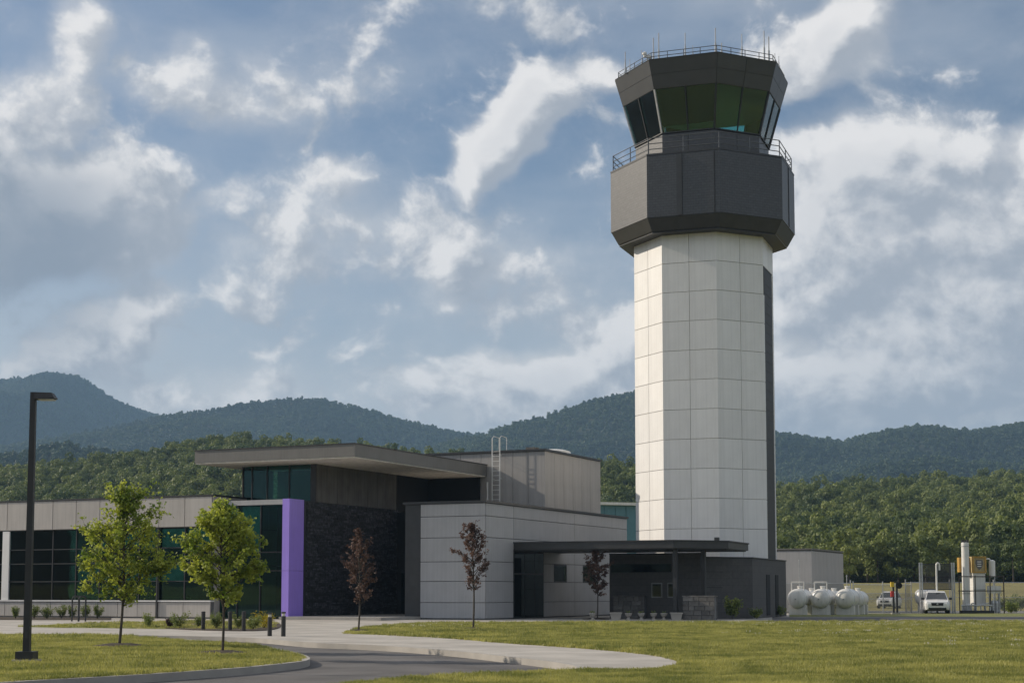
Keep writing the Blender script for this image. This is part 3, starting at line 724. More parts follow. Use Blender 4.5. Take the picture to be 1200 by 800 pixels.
for k in range(8):
    A0, B0, A1, B1 = (Vector(octp(5.43, k, 34.74)), Vector(octp(5.43, k + 1, 34.74)), Vector(octp(5.975, k, 36.55)), Vector(octp(5.975, k + 1, 36.55)))
    nn = (B0 - A0).cross(A1 - A0).normalized()
    for lo, hi in ((0.0, .5), (.512, 1.0)):
        for t0, t1 in ((0, .497), (.503, 1)) if k in (2, 3) else ((0, 1),):
            def qd(t, h): return A0.lerp(B0, t).lerp(A1.lerp(B1, t), h)
            q = [qd(t0, lo), qd(t1, lo), qd(t1, hi), qd(t0, hi)]
            T.part('fascia_panel', MB().add([x + nn * .03 for x in q] + [x - nn * .02 for x in q], [(0, 1, 2, 3), (7, 6, 5, 4), (0, 4, 5, 1), (1, 5, 6, 2), (2, 6, 7, 3), (3, 7, 4, 0)]), cab_metal, roof)
railing(roof, 5.75, 36.6, (.26, .52), 4, rail_mat, .024, 'roof_railing')
for px, h, th in ((732.7, 1.5, .03), (738, 1.0, .02), (752, 1.6, .022), (765.8, 2.0, .035), (772, 2.2, .035), (803, 1.8, .03), (812, .9, .02), (838.6, 2.0, .035), (845.7, 1.0, .035), (869.5, 1.7, .03), (895.6, 2.2, .035), (901, 1.9, .04), (908, .9, .02), (912.5, .8, .02)):
    rr = 5.4; u = (px - 838) / 100.0; u = max(-.93, min(.93, u * 1.08)); yy = -math.sqrt(max(0, 1 - u * u)) * .92
    X0 = atY(px, 60, TY + yy * rr).x; b = Vector((X0, TY + yy * rr, 36.55))
    th *= 1.8; m = MB().tube(b, b + Vector((0, 0, .5 * h)), th, n=6); m.tube(b + Vector((0, 0, .5 * h)), b + Vector((0, 0, h)), th * .6, n=6); m.box((b.x, b.y, b.z + .08), (.14, .14, .12))
    T.part('antenna', m, galv, roof)
b = Vector((atY(758.5, 60, TY - 2.5).x, TY - 2.5, 36.5))
m = MB().tube(b, b + Vector((0, 0, .95)), .04, n=8); m.box((b.x, b.y, b.z + 1.0), (.5, .18, .16), .2); m.lathe([(.05, 0), (.16, .06), (.16, .18), (.02, .28)], b + Vector((-.18, 0, 1.05)), 10); m.lathe([(.02, -.2), (.12, -.12), (.12, 0)], b + Vector((.2, 0, 1.0)), 10)
T.part('weather_sensor', m, white_paint, roof)

# ------------------------------------------------------------------ office building
O = Vector((-13.43, 95.2)); AB = R(25.5); U = Vector((math.cos(AB), -math.sin(AB))); V = Vector((math.sin(AB), math.cos(AB)))
RU, RV = -AB, math.pi / 2 - AB
def B(p, q, z=0.0): w = O + U * p + V * q; return Vector((w.x, w.y, z))
def bbox(m, p0, p1, q0, q1, z0, z1):
    return m.quadbox([B(p0, q0, z0), B(p1, q0, z0), B(p1, q1, z0), B(p0, q1, z0)], [B(p0, q0, z1), B(p1, q0, z1), B(p1, q1, z1), B(p0, q1, z1)])
T = Thing('office_building', 'long low grey office building with overhanging roof and purple pillar', 'building', (O.x, O.y, 0))
def bp(name, *b, mat, parent=None, label=None): return T.part(name, bbox(MB(), *b), mat, parent, label=label)
# --- left wing
QW = -.6; PL = -46.0; PR = -5.22
mods = [-21.63 - 1.925 * i for i in range(12, 0, -1)] + [-21.63, -19.7, -17.78, -15.85, -13.93, -12.35, -10.80, -9.25, -7.27, -5.22]
par = bp('parapet_wall', mods[0], PR, QW, QW + 12, 5.62, 7.5, mat=joint)
xe = [m_ - mods[0] for m_ in mods]
panels(T, par, B(mods[0], QW), U, xe, [5.64, 7.5], beige_panel, name='wall_panel')
panels(T, par, B(PR, QW), V, [0.0, 3.0, 6.0, 9.0, 12.0], [5.64, 7.5], beige_panel, name='wall_panel')
bp('coping', mods[0], PR + .09, QW - .1, QW + 12.1, 7.505, 7.6, mat=dark_metal, parent=par)
lw = bp('low_wall', mods[0], PR, QW, QW + .3, 0, 1.02, mat=joint)
panels(T, lw, B(mods[0], QW), U, xe, [.08, 1.0], beige_panel, name='wall_panel')
bp('window_sill', mods[0], PR + .05, QW - .12, QW + .3, 1.025, 1.12, mat=white_panel, parent=lw)
bp('end_wall', PR - .25, PR, QW + .31, QW + 12, 0, 5.61, mat=beige_panel)
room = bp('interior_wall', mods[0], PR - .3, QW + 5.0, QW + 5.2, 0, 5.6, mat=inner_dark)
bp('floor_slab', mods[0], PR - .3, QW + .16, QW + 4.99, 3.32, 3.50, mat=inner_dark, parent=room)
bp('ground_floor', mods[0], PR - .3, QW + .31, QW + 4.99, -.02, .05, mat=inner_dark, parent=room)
for i in range(len(mods) - 1):
    p0, p1 = mods[i], mods[i + 1]
    if p1 < -36: continue
    win = bp('mullion', p1 - .035, p1 + .035, QW + .02, QW + .14, 1.125, 5.61, mat=dark_trim)
    for z0, z1 in ((1.16, 2.27), (2.33, 3.42), (3.48, 4.34), (4.40, 5.58)):
        bp('window_pane', p0 + .04, p1 - .04, QW + .07, QW + .09, z0, z1, mat=glass_green, parent=win)
    for z in (2.30, 3.45, 4.37):
        bp('transom', p0 + .036, p1 - .036, QW + .03, QW + .13, z - .028, z + .028, mat=dark_trim, parent=win)
    r1, r2 = random.uniform(-.12, .1), random.uniform(-.12, .1)
    if random.random() < .85: bp('roller_blind', p0 + .06, p1 - .06, QW + .22, QW + .23, 4.36 + r1, 5.55, mat=blind_mat, parent=win)
    if random.random() < .8: bp('roller_blind', p0 + .06, p1 - .06, QW + .22, QW + .23, 2.35 + r2, 3.30, mat=blind_mat, parent=win)
bp('pillar', -22.0, -21.42, QW - .03, QW + .16, 1.13, 5.6, mat=white_panel, label='white pillar between the office windows')
bp('downspout', -9.3, -9.18, QW - .16, QW - .07, 0.0, 5.6, mat=dark_trim)
for k in range(4):
    bp('desk', -19 + k * 3.2, -17.3 + k * 3.2, QW + 1.6, QW + 2.4, .72, .78, mat=blind_mat, parent=room)
    bp('desk_monitor', -18.4 + k * 3.2, -17.8 + k * 3.2, QW + 1.9, QW + 1.95, .95, 1.4, mat=shade_black, parent=room)
# --- lobby curtain wall
QC = .2
beam = bp('beam', -5.2, -.5, QC - .15, QC + .5, 6.92, 7.22, mat=grey_panel)
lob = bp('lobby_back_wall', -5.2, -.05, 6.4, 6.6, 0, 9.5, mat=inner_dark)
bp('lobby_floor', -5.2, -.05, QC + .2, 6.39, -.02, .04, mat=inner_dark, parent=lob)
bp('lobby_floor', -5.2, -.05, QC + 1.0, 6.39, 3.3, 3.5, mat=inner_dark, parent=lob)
pe = [-5.2, -3.88, -2.2, -.5]
for i in range(3):
    mu = bp('mullion', pe[i + 1] - .04, pe[i + 1] + .04 if i < 2 else pe[i + 1] - .002, QC - .03, QC + .12, 0.02, 6.915, mat=dark_trim)
    for z0, z1 in ((.06, 2.88), (2.95, 4.0), (4.08, 6.9)):
        bp('window_pane', pe[i] + .045, pe[i + 1] - .045, QC + .03, QC + .05, z0, z1, mat=glass_green, parent=mu)
    for z in (2.915, 4.04): bp('transom', pe[i] + .041, pe[i + 1] - .041, QC - .01, QC + .1, z - .03, z + .03, mat=dark_trim, parent=mu)
    if i < 2: bp('roller_blind', pe[i] + .1, pe[i + 1] - .1, QC + .3, QC + .31, 4.1, 6.85, mat=blind_mat, parent=mu)
bp('lobby_roof', -5.22, -.02, QC + .51, 2.8, 7.0, 7.2, mat=dark_metal)
# --- purple pillar
pil = bp('purple_pillar', -.5, 0.0, 0.0, 1.6, 0.0, 2.9, mat=purple, label='purple pillar, lower panel')
bp('upper_panel', -.5, 0.0, 0.0, 1.6, 2.915, 7.25, mat=purple, parent=pil)
bp('gap_wall', -.3, .03, 1.61, 1.84, 0, 7.2, mat=dark_trim)
# --- stone wall with ledge courses
st = bp('stone_wall', -.4, .10, 1.85, 13.0, 0, 7.16, mat=stone_dark, label='dark ledgestone wall')
SM = {}
for row in range(36):
    z = row * .199; qq = 1.85
    while qq < 12.9:
        ln = random.choice((.4, .6, .8, 1.1)); ln = min(ln, 13.0 - qq); pr = random.choice((.02, .035, .05, .07))
        key = (round(ln, 2), pr)
        if random.random() < .18 and ln > .2:
            if key not in SM: SM[key] = mesh_from('ledge_stone', *(lambda mm: (mm.v, mm.f))(MB().box((ln / 2, -pr / 2 + .01, .0975), (ln - .02, pr + .02, .185))), stone_dark, uv=True)
            w = B(.10, qq, z); T.inst('ledge_stone', SM[key], w, RV, st)
        qq += ln
# --- upper lobby
uw = bp('upper_wall', -.3, 0.0, 2.95, 13.0, 7.18, 9.56, mat=stucco, label='brown grey stucco upper wall')
for i in range(1, 8): bp('groove_strip', 0.001, .02, 2.95 + i * 1.25, 2.98 + i * 1.25, 7.2, 9.5, mat=stucco, parent=uw)
bp('corner_jamb', -.32, .02, 2.84, 2.948, 7.21, 9.55, mat=dark_trim)
ue = [-5.45, -4.75, -3.60, -1.95, -.32]
for i in range(4):
    mu = bp('mullion', ue[i + 1] - .035, ue[i + 1] + .035 if i < 3 else ue[i + 1] - .002, 2.85, 2.97, 7.23, 9.54, mat=dark_trim)
    bp('window_pane', ue[i] + .04, ue[i + 1] - .04, 2.9, 2.92, 7.25, 9.52, mat=glass_green, parent=mu)
bp('mullion', -5.49, -5.41, 2.85, 2.97, 7.23, 9.54, mat=dark_trim)
mu = bp('side_frame', -5.47, -5.40, 2.98, 9.0, 7.22, 7.32, mat=dark_trim)
bp('window_pane', -5.45, -5.43, 3.0, 6.3, 7.33, 9.53, mat=glass_green, parent=mu)
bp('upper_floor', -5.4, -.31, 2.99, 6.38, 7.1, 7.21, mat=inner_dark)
# --- roof canopy
can = bp('roof_canopy', -7.0, 4.6, -.1, 17.5, 9.62, 10.38, mat=fascia_grey)
bp('canopy_soffit', -6.95, 4.55, -.05, 17.45, 9.56, 9.615, mat=soffit_mat, parent=can)
bp('canopy_coping', -7.05, 4.65, -.15, 17.55, 10.383, 10.43, mat=dark_metal, parent=can)
bp('rear_wall', -5.3, -1.05, 9.1, 17.5, 7.0, 9.55, mat=stucco)
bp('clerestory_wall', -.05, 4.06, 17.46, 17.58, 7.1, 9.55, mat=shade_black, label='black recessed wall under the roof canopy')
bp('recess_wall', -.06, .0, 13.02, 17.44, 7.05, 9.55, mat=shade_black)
mu = bp('sliver_frame', -.02, .03, 13.05, 13.09, 6.9, 9.5, mat=dark_trim)
# --- entry recess and plaza step
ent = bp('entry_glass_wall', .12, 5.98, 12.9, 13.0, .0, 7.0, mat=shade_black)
for i in range(3): bp('entry_door', .5 + i * 1.4, 1.8 + i * 1.4, 12.86, 12.89, .2, 2.9, mat=glass_dark, parent=ent)
stp = bp('entry_step', .13, 7.1, -1.2, 12.85, .001, .17, mat=concrete_dk, label='low concrete step before the entry')
# --- white block
blk = bp('block_wall', 7.18, 11.38, 3.57, 26.5, 0, 6.9, mat=joint)
zr = [.06, 1.0, 2.26, 3.43, 4.86, 6.13, 6.9]
panels(T, blk, B(7.18, 3.57), U, [0, 4.20], zr, grey_panel, .07, .032, name='wall_panel', mitre=.07)
wallv = lambda q0, q1, zs, mit=None: panels(T, blk, B(11.38, 3.57), V, [q0 - 3.57, q1 - 3.57], zs, grey_panel, .07, .032, name='wall_panel', mitre=mit)
for q0, q1 in ((3.57, 7.4), (7.4, 16.9), (16.9, 26.5)): wallv(q0, q1, [4.86, 6.13, 6.9])
wallv(3.57, 7.4, zr[:5])
wallv(7.4, 11.9, [4.2, 4.86])
for q0, q1 in ((11.9, 16.9), (16.9, 26.5)): wallv(q0, q1, [.06, 1.0, 2.26]); wallv(q0, q1, [3.43, 4.86])
for q0, q1 in ((11.9, 13.5), (15.58, 16.9), (16.9, 18.3), (20.4, 26.5)): wallv(q0, q1, [2.26, 3.43])
for q0, q1 in ((13.5, 15.58), (18.3, 20.4)):
    bp('window_frame', 11.385, 11.44, q0 + .03, q1 - .03, 2.28, 3.41, mat=dark_trim, parent=blk)
    bp('window_pane', 11.441, 11.45, q0 + .12, q1 - .12, 2.36, 3.33, mat=glass_dark, parent=blk)
bp('coping', 5.9, 11.55, 3.42, 26.6, 6.91, 7.05, mat=dark_metal, parent=blk)
bp('dark_panel', 6.0, 7.165, 3.57, 13.5, 0.0, 6.905, mat=dark_metal)
dr = bp('door_frame', 11.385, 11.46, 7.42, 11.86, .03, 4.15, mat=dark_trim)
for q0, q1 in ((7.5, 8.9), (9.0, 10.4), (10.5, 11.75)):
    bp('door_leaf', 11.461, 11.475, q0, q1, .08, 2.7, mat=glass_dark, parent=dr)
    bp('door_transom', 11.461, 11.472, q0, q1, 2.8, 4.05, mat=glass_dark, parent=dr)
# --- penthouse
pen = bp('penthouse', -1.0, 8.90, 17.66, 27.5, 7.0, 11.22, mat=joint)
panels(T, pen, B(-1.0, 17.66), U, [0, 1.9, 3.5, 5.1, 5.95, 7.55, 8.7, 9.9], [7.02, 11.22], pent_panel, .06, .022, name='wall_panel', mitre=.06)
panels(T, pen, B(8.90, 17.66), V, [0, 1.6, 3.2, 4.8, 6.4, 8.0, 9.84], [7.02, 11.22], pent_panel, .06, .022, name='wall_panel', mitre=.06)
bp('coping', -1.1, 9.06, 17.5, 27.6, 11.225, 11.36, mat=dark_metal, parent=pen)
bp('roof_hatch', 6.4, 7.1, 20.0, 20.8, 11.36, 11.75, mat=stucco, parent=pen)
m = MB(); c = B(7.6, 22.0, 11.36); m.lathe([(1.3, 0), (1.25, .2), (.8, .32), (.1, .36)], c, 20); T.part('roof_skylight', m, white_paint, pen)
# --- ladder
lad = MB(); 
for dp in (-.29, .29):
    bbox(lad, 5.41 + dp, 5.49 + dp, 17.19, 17.21, 7.06, 12.2)
ladder = T.part('ladder', lad, white_paint)
for i in range(13): T.part('rung', MB().tube(B(5.16, 17.20, 7.3 + i * .33), B(5.74, 17.20, 7.3 + i * .33), .02, n=6), white_paint, ladder)
hr = MB()
for dp in (-.29, .29): hr.path([B(5.45 + dp, 17.20, 12.2), B(5.45 + dp, 17.45, 12.35), B(5.45 + dp, 18.3, 12.3), B(5.45 + dp, 18.3, 11.3)], .028, 6)
T.part('handrail', hr, white_paint, ladder)
for z in (7.6, 9.4, 11.0):
    for dp in (-.29, .29): T.part('bracket', MB().tube(B(5.45 + dp, 17.20, z), B(5.45 + dp, 17.58, z), .02, n=6), white_paint, ladder)
T.part('vent_pipe', MB().path([B(4.7, 17.40, 7.05), B(4.7, 17.40, 9.2)], .06, 8), white_paint)
# --- entrance canopy
C1, C2 = Vector((9.47, 92.7)), Vector((12.9, 94.2)); A1 = B(11.47, 7.4).xy; A2 = B(11.47, 14.6).xy
C3 = C2 + Vector((.366, .93)) * 5.2; C4 = B(17.4, 15.0).xy
ec = T.part('entrance_canopy', MB().prism([A1, C1, C2, C3, C4, A2], 4.20, 4.60), dark_metal)
def inset(poly, d):
    c = sum((Vector(q) for q in poly), Vector((0, 0))) / len(poly); return [Vector(q) + (Vector(q) - c).normalized() * d for q in poly]
T.part('canopy_coping', MB().prism(inset([A1, C1, C2, C3, C4, A2], .07), 4.603, 4.68), dark_trim, ec)
T.part('canopy_drip', MB().prism(inset([A1, C1, C2, C3, C4, A2], -.15), 4.14, 4.197), dark_trim, ec)
for w in (Vector((9.62, 93.3)), Vector((11.45, 94.6))):
    T.part('canopy_post', MB().box((w.x, w.y, 2.09), (.24, .24, 4.09), RU), dark_trim, ec)
T.part('canopy_lamp', MB().box((12.2, 94.1, 4.78), (.25, .25, .18), RU), dark_trim, ec)

# ------------------------------------------------------------------ annex round the tower foot
P1, P2, P3 = Vector((11.70, 96.48)), Vector((14.89, 98.0)), Vector((18.62, 107.6)); P5 = P1 + Vector((-.9026, .4305)) * 6.2
T = Thing('annex_building', 'low dark masonry annex wrapped round the tower foot', 'building', (P1.x, P1.y, 0))
ax = T.part('left_wall', MB().prism([P5, P1, P1 + V * .45, P5 + V * .45], 0, 3.95), block_dark)
ar = T.part('front_wall', MB().prism([P1 + Vector((.012, .006)), P2, P3, P3 + Vector((-.37, .15)), P2 + Vector((-.25, .33)), P1 + V * .45 + Vector((.012, .006))], 0, 3.71), block_dark)
T.part('left_return', MB().prism([P5, P5 + V * .449, P5 + V * 6 + U * .3, P5 + V * 6], 0, 3.94), block_dark)
T.part('roof_slab', MB().prism([P5 + V * .46 + U * .3, P1 + V * .46, P2 + Vector((-.26, .36)), P3 + Vector((-.4, .1)), P3 + Vector((-4, 1.5)), P5 + V * 6 + U * .4], 3.3, 3.5), dark_metal)
T.part('coping', MB().prism([P5 - V * .05, P1 - V * .05, P1 + V * .5, P5 + V * .5], 3.955, 4.03), dark_trim, ax)
T.part('coping', MB().prism([P1 - Vector((-.02, .06)), P2 + Vector((.05, -.06)), P3 + Vector((.06, .0)), P3 + Vector((-.43, .18)), P2 + Vector((-.3, .4)), P1 + V * .5 + Vector((.02, 0))], 3.715, 3.78), dark_trim, ar)
ud = U
def onwall(px0, px1, z0, z1, d, name, mat, parent, wallp=P1, wd=Vector((.9026, -.4305))):
    pts = []
    for px in (px0, px1):
        r = (px - PX) / F; t = (r * wallp.y - wallp.x) / (wd.x - r * wd.y); pts.append(wallp + wd * t)
    nrm = Vector((wd.y, -wd.x)); a, b = pts
    return T.part(name, MB().prism([a + nrm * d[0], b + nrm * d[0], b + nrm * d[1], a + nrm * d[1]], z0, z1), mat, parent)
onwall(716, 786, 2.85, 3.35, (.002, .03), 'shadow_band', glass_dark, ax)  # canopy shadow over the entry recess, put in as a dark strip
for x0, x1 in ((763, 775.5), (781.6, 789.8)):
    fr = onwall(x0, x1, 1.28, 2.2, (.002, .04), 'window_frame', frame_grey, ax)
    onwall(x0 + 1.2, x1 - 1.2, 1.36, 2.12, (.041, .045), 'dark_backing', shade_black, ax)  # black sheet added behind the pane in place of a dark interior
    onwall(x0 + 1.2, x1 - 1.2, 1.36, 2.12, (.048, .056), 'window_pane', glass_dark, ax)
d23 = (P3 - P2).normalized()
for x0, x1 in ((897, 901), (907.4, 910.8)):
    onwall(x0, x1, .15, 2.75, (.002, .03), 'slit_window', shade_black, ar, P2, d23)
for z in (.95, 1.9, 2.85): onwall(826, 846, z, z + .03, (.003, .02), 'course_line', dark_trim, ar, P1, (P2 - P1).normalized())

# low stone walls
def stone_wall(label, c, w, d, h, rz):
    T = Thing('garden_wall', label, 'wall', (c.x, c.y, 0), 'low stone walls by the annex')
    core = T.part('core', MB().box((c.x, c.y, h / 2), (w - .08, d - .08, h - .02), rz), joint)
    rows = 5; hh = h / rows; ca, sa = math.cos(rz), math.sin(rz)
    for r_ in range(rows):
        x = -w / 2
        while x < w / 2 - .05:
            l = min(random.choice((.35, .5, .65)), w / 2 - x)
            me = panelmesh(l, hh, .06, .02, stone_grey)
            for s_ in (1, -1):
                lx = x if s_ == 1 else x + l; ly = -(d / 2 - .04) * s_
                T.inst('stone', me, (c.x + lx * ca - ly * sa, c.y + lx * sa + ly * ca, r_ * hh), rz if s_ == 1 else rz + math.pi, core)
            x += l
    T.part('cap', MB().box((c.x, c.y, h + .03), (w + .06, d + .06, .06), rz), stone_grey)
stone_wall('low stacked stone wall under the dark canopy, left one', gnd(738.5, 724.2), 2.05, .5, 1.36, RU)
stone_wall('low stacked stone wall by the yellow green shrub', gnd(820.5, 726.0), 1.95, .5, 1.36, RU)

# planters
def planter_urn(label, x, y):
    c = gnd(x, y); T = Thing('planter', label, 'planter', c, 'concrete planters along the walk')
    T.part('urn', MB().lathe([(.14, 0), (.15, .05), (.07, .10), (.07, .16), (.16, .24), (.22, .38), (.20, .40), (.17, .36)], c, 12), concrete)
    m = MB()
    for i in range(26): leafquad(m, c + Vector((random.uniform(-.13, .13), random.uniform(-.13, .13), .38 + random.uniform(0, .14))), .10)
    T.part('plant', m, leaf_shrub)
def planter_box(label, x, y):
    c = gnd(x, y); T = Thing('planter', label, 'planter', c, 'concrete planters along the walk')
    q = [(-.26, -.18), (.26, -.18), (.26, .18), (-.26, .18)]; t = [(-.33, -.22), (.33, -.22), (.33, .22), (-.33, .22)]
    T.part('trough', MB().quadbox([(c.x + a, c.y + b, 0) for a, b in q], [(c.x + a, c.y + b, .36) for a, b in t]).box((c.x, c.y, .40), (.72, .5, .08)), concrete)
planter_box('concrete trough planter beside the small dark tree', 721.5, 725.8)
planter_box('concrete trough planter between the urns, mid row', 792.5, 726.0)
names = ['first', 'second', 'third', 'fourth']
for i, x in enumerate((736.5, 751.5, 766, 778)): planter_urn('small concrete urn planter, %s right of the left trough' % names[i], x, 725.9)
for i, x in enumerate((808.5, 820.5)): planter_urn('small concrete urn planter before the right stone wall, ' + ('left one' if i == 0 else 'right one'), x, 725.9)
planter_urn('small concrete urn planter just left of the small dark tree', 694.5, 725.9)

# ------------------------------------------------------------------ other buildings
cx_ = atY(951, 690, 126.0); T = Thing('equipment_building', 'plain grey panel building behind the white tanks', 'building', (cx_.x, cx_.y, 0))
c2 = cx_.xy; HB = 5.0
bw = T.part('wall', MB().prism([c2, c2 + V * 10.3, c2 + V * 10.3 - U * 9, c2 - U * 9], 0, HB), joint)
panels(T, bw, c2 - U * 9, U, lin(0, 9, 3), [.03, HB - .1], grey_panel, .06, .03, name='wall_panel', mitre=.06)
panels(T, bw, c2, V, lin(0, 10.3, 4), [.03, HB - .1], pent_panel, .06, .03, name='wall_panel', mitre=.06)
T.part('coping', MB().prism([c2 + U * .12 - V * .12, c2 + V * 10.4 + U * .12, c2 + V * 10.4 - U * 9.1, c2 - U * 9.1 - V * .12], HB + .002, HB + .1), fascia_grey, bw)
hx = atY(700, 586, 165.0).xy; ha = hx - U * 6; hb = hx + V * 26 * .35 + U * 7.5
T = Thing('hangar', 'teal metal hangar with pale roof edge behind the office', 'hangar', (hx.x, hx.y, 0))
hd = (Vector((hx.x + 9, 0)) - Vector((hx.x, 0))).normalized(); q0 = hx + Vector((-9, 0)); q1 = hx + Vector((7.5, 6.0))
wl = T.part('wall', MB().prism([q0, q1, q1 + Vector((-6, 20)), q0 + Vector((-6, 20))], 0, 10.9), teal)
dd_ = (q1 - q0).normalized(); L_ = (q1 - q0).length
rib = mesh_from('rib', *(lambda mm: (mm.v, mm.f))(MB().box((0, -.03, 5.4), (.12, .10, 10.6))), teal)
for i in range(14): w = q0 + dd_ * (L_ * (i + .5) / 14); T.inst('rib', rib, (w.x, w.y, .1), math.atan2(dd_.y, dd_.x), wl)
nd_ = Vector((dd_.y, -dd_.x))
T.part('roof_edge', MB().prism([q0 + nd_ * .5, q1 + nd_ * .5 + dd_ * .3, q1 + dd_ * .3 + Vector((-6, 20)), q0 + Vector((-6, 20))], 10.91, 11.2), white_paint)

# ------------------------------------------------------------------ tanks
def tank(label, c, r=.69, ln=1.7, frame=True):
    ax = Vector((V.x, V.y, 0)); T = Thing('storage_tank', label, 'tank', (c.x, c.y, 0), 'white storage tanks in the yard')
    pr = [(r * math.sin(t), -r * .62 * math.cos(t)) for t in np.linspace(.03, math.pi / 2, 8)]
    prof_ = pr + [(r, ln)] + [(r * math.cos(t), ln + r * .62 * math.sin(t)) for t in np.linspace(.15, math.pi / 2 - .03, 7)]
    zc = r + .48; sh = T.part('shell', MB().lathe(prof_, (c.x, c.y, zc), 28, ax), white_paint, smooth=True)
    for e in (.1, ln - .1): T.part('band', MB().lathe([(r + .004, e - .03), (r + .012, e - .03), (r + .012, e + .03), (r + .004, e + .03)], (c.x, c.y, zc), 28, ax), galv, sh)
    for e in (.25, ln - .25):
        w = c.xy + V * e; T.part('saddle', MB().box((w.x, w.y, .36), (r * 1.9, .22, .70), RU), white_paint)
    w = c.xy + V * (ln * .5); T.part('manhole', MB().lathe([(.17, 0), (.17, .16), (.21, .16), (.21, .22), (.02, .24)], (w.x, w.y, zc + r - .03), 12), white_paint, sh)
    T.part('plate', MB().box((c.x + ax.x * -(r * .62 + .005), c.y + ax.y * -(r * .62 + .005), zc - .05), (.12, .02, .10), RU), galv, sh)
    if frame:
        m = MB(); a = B(0, 0); w0 = c.xy - U * .45 + V * .25; w1 = c.xy + U * .45 + V * .25
        m.path([(w0.x, w0.y, zc + r * .70), (w0.x, w0.y, zc + r + .48), (w1.x, w1.y, zc + r + .48), (w1.x, w1.y, zc + r * .70)], .04, 6)
        T.part('pipe_frame', m, white_paint, sh)
nm = ['left', 'middle', 'right']
for i, px in enumerate((934, 961, 990)):
    c = atY(px, 701, 113.2); tank('white horizontal tank in the front row, %s of three' % nm[i], Vector((c.x, c.y, 0)), frame=i < 2)
    c = Vector((c.x, c.y, 0)) + Vector((V.x, V.y, 0)) * 3.3; tank('white horizontal tank in the rear row, %s of three' % nm[i], c, .62, 1.5, frame=False)
def pole(label, px, y0, y1, Y, r=.04, mat=galv):
    a = atY(px, y1, Y); b = atY(px, y0, Y); T = Thing('pole', label, 'pole', (a.x, a.y, 0), 'thin poles in the yard')
    T.part('shaft', MB().tube((a.x, a.y, 0), (a.x, a.y, b.z), r, r * .8, 8), mat)
    T.part('base', MB().lathe([(.12, 0), (.12, .04), (.06, .10)], (a.x, a.y, 0), 10), mat); T.part('cap', MB().lathe([(r * 1.4, 0), (r * 1.4, .06), (.01, .1)], (a.x, a.y, b.z), 8), mat)
pole('thin pale pole standing behind the left front tank', 937.3, 657, 716, 115.6)
pole('thin pale pole standing right of the tanks', 993, 675, 716, 119.6)

# ------------------------------------------------------------------ chain link fence
meshm = bpy.data.materials.new('chain_link'); meshm.use_nodes = True; nt = meshm.node_tree; nt.nodes.clear()
tr = N(nt, 'ShaderNodeBsdfTransparent'); df = N(nt, 'ShaderNodeBsdfDiffuse'); df.inputs[0].default_value = (.25, .26, .26, 1); mx = N(nt, 'ShaderNodeMixShader')
tc = N(nt, 'ShaderNodeTexCoord'); mp = N(nt, 'ShaderNodeMapping'); mp.inputs['Rotation'].default_value = (0, R(45), 0); L(nt, tc.outputs['Object'], mp.inputs[0])
sx = N(nt, 'ShaderNodeSeparateXYZ'); L(nt, mp.outputs[0], sx.inputs[0])
ws = [MATH(nt, 'LESS_THAN', MATH(nt, 'FRACT', MATH(nt, 'MULTIPLY', sx.outputs[i], 14.0)), .11) for i in (0, 2)]
L(nt, MATH(nt, 'MAXIMUM', ws[0], ws[1]), mx.inputs[0]); L(nt, tr.outputs[0], mx.inputs[1]); L(nt, df.outputs[0], mx.inputs[2]); o_ = N(nt, 'ShaderNodeOutputMaterial'); L(nt, mx.outputs[0], o_.inputs[0])
def fence(label, pts, h, step=3.0):
    a0 = Vector(pts[0]); T = Thing('chain_link_fence', label, 'fence', (a0.x, a0.y, 0))
    for i in range(len(pts) - 1):
        a, b = Vector(pts[i]), Vector(pts[i + 1]); d = (b - a).normalized(); ln = (b - a).length; n = max(1, int(ln / step))
        nn = Vector((d.y, -d.x)) * .012
        T.part('wire_mesh', MB().prism([a + nn, b + nn, b - nn, a - nn], .05, h - .05), meshm)
        m = MB(); 
        T.part('top_rail', MB().tube((a.x, a.y, h), (b.x, b.y, h), .032, n=6), galv); T.part('middle_rail', MB().tube((a.x, a.y, h * .5), (b.x, b.y, h * .5), .022, n=6), galv)
        for j in range(n + 1):
            w = a.lerp(b, j / n); T.part('post', MB().tube((w.x, w.y, 0), (w.x, w.y, h + .25), .045, n=8), galv)
f0 = atY(1000, 700, 119.5).xy; f1 = atY(1068, 700, 124.5).xy; f2 = atY(1230, 700, 126.5).xy
fence('grey chain link fence between the tanks and the white car', [f0, f1], 2.2)
fence('tall chain link fence behind the orange equipment', [f1 + Vector((.3, 3.0)), f2 + Vector((0, 3.0))], 2.4)
fence('chain link fence behind the white tanks', [atY(921, 700, 121).xy, atY(997, 700, 121.5).xy], 2.3)
fence('distant chain link fence across the dry meadow', [atY(1003, 700, 160).xy, atY(1100, 700, 166).xy], 1.5, 4)

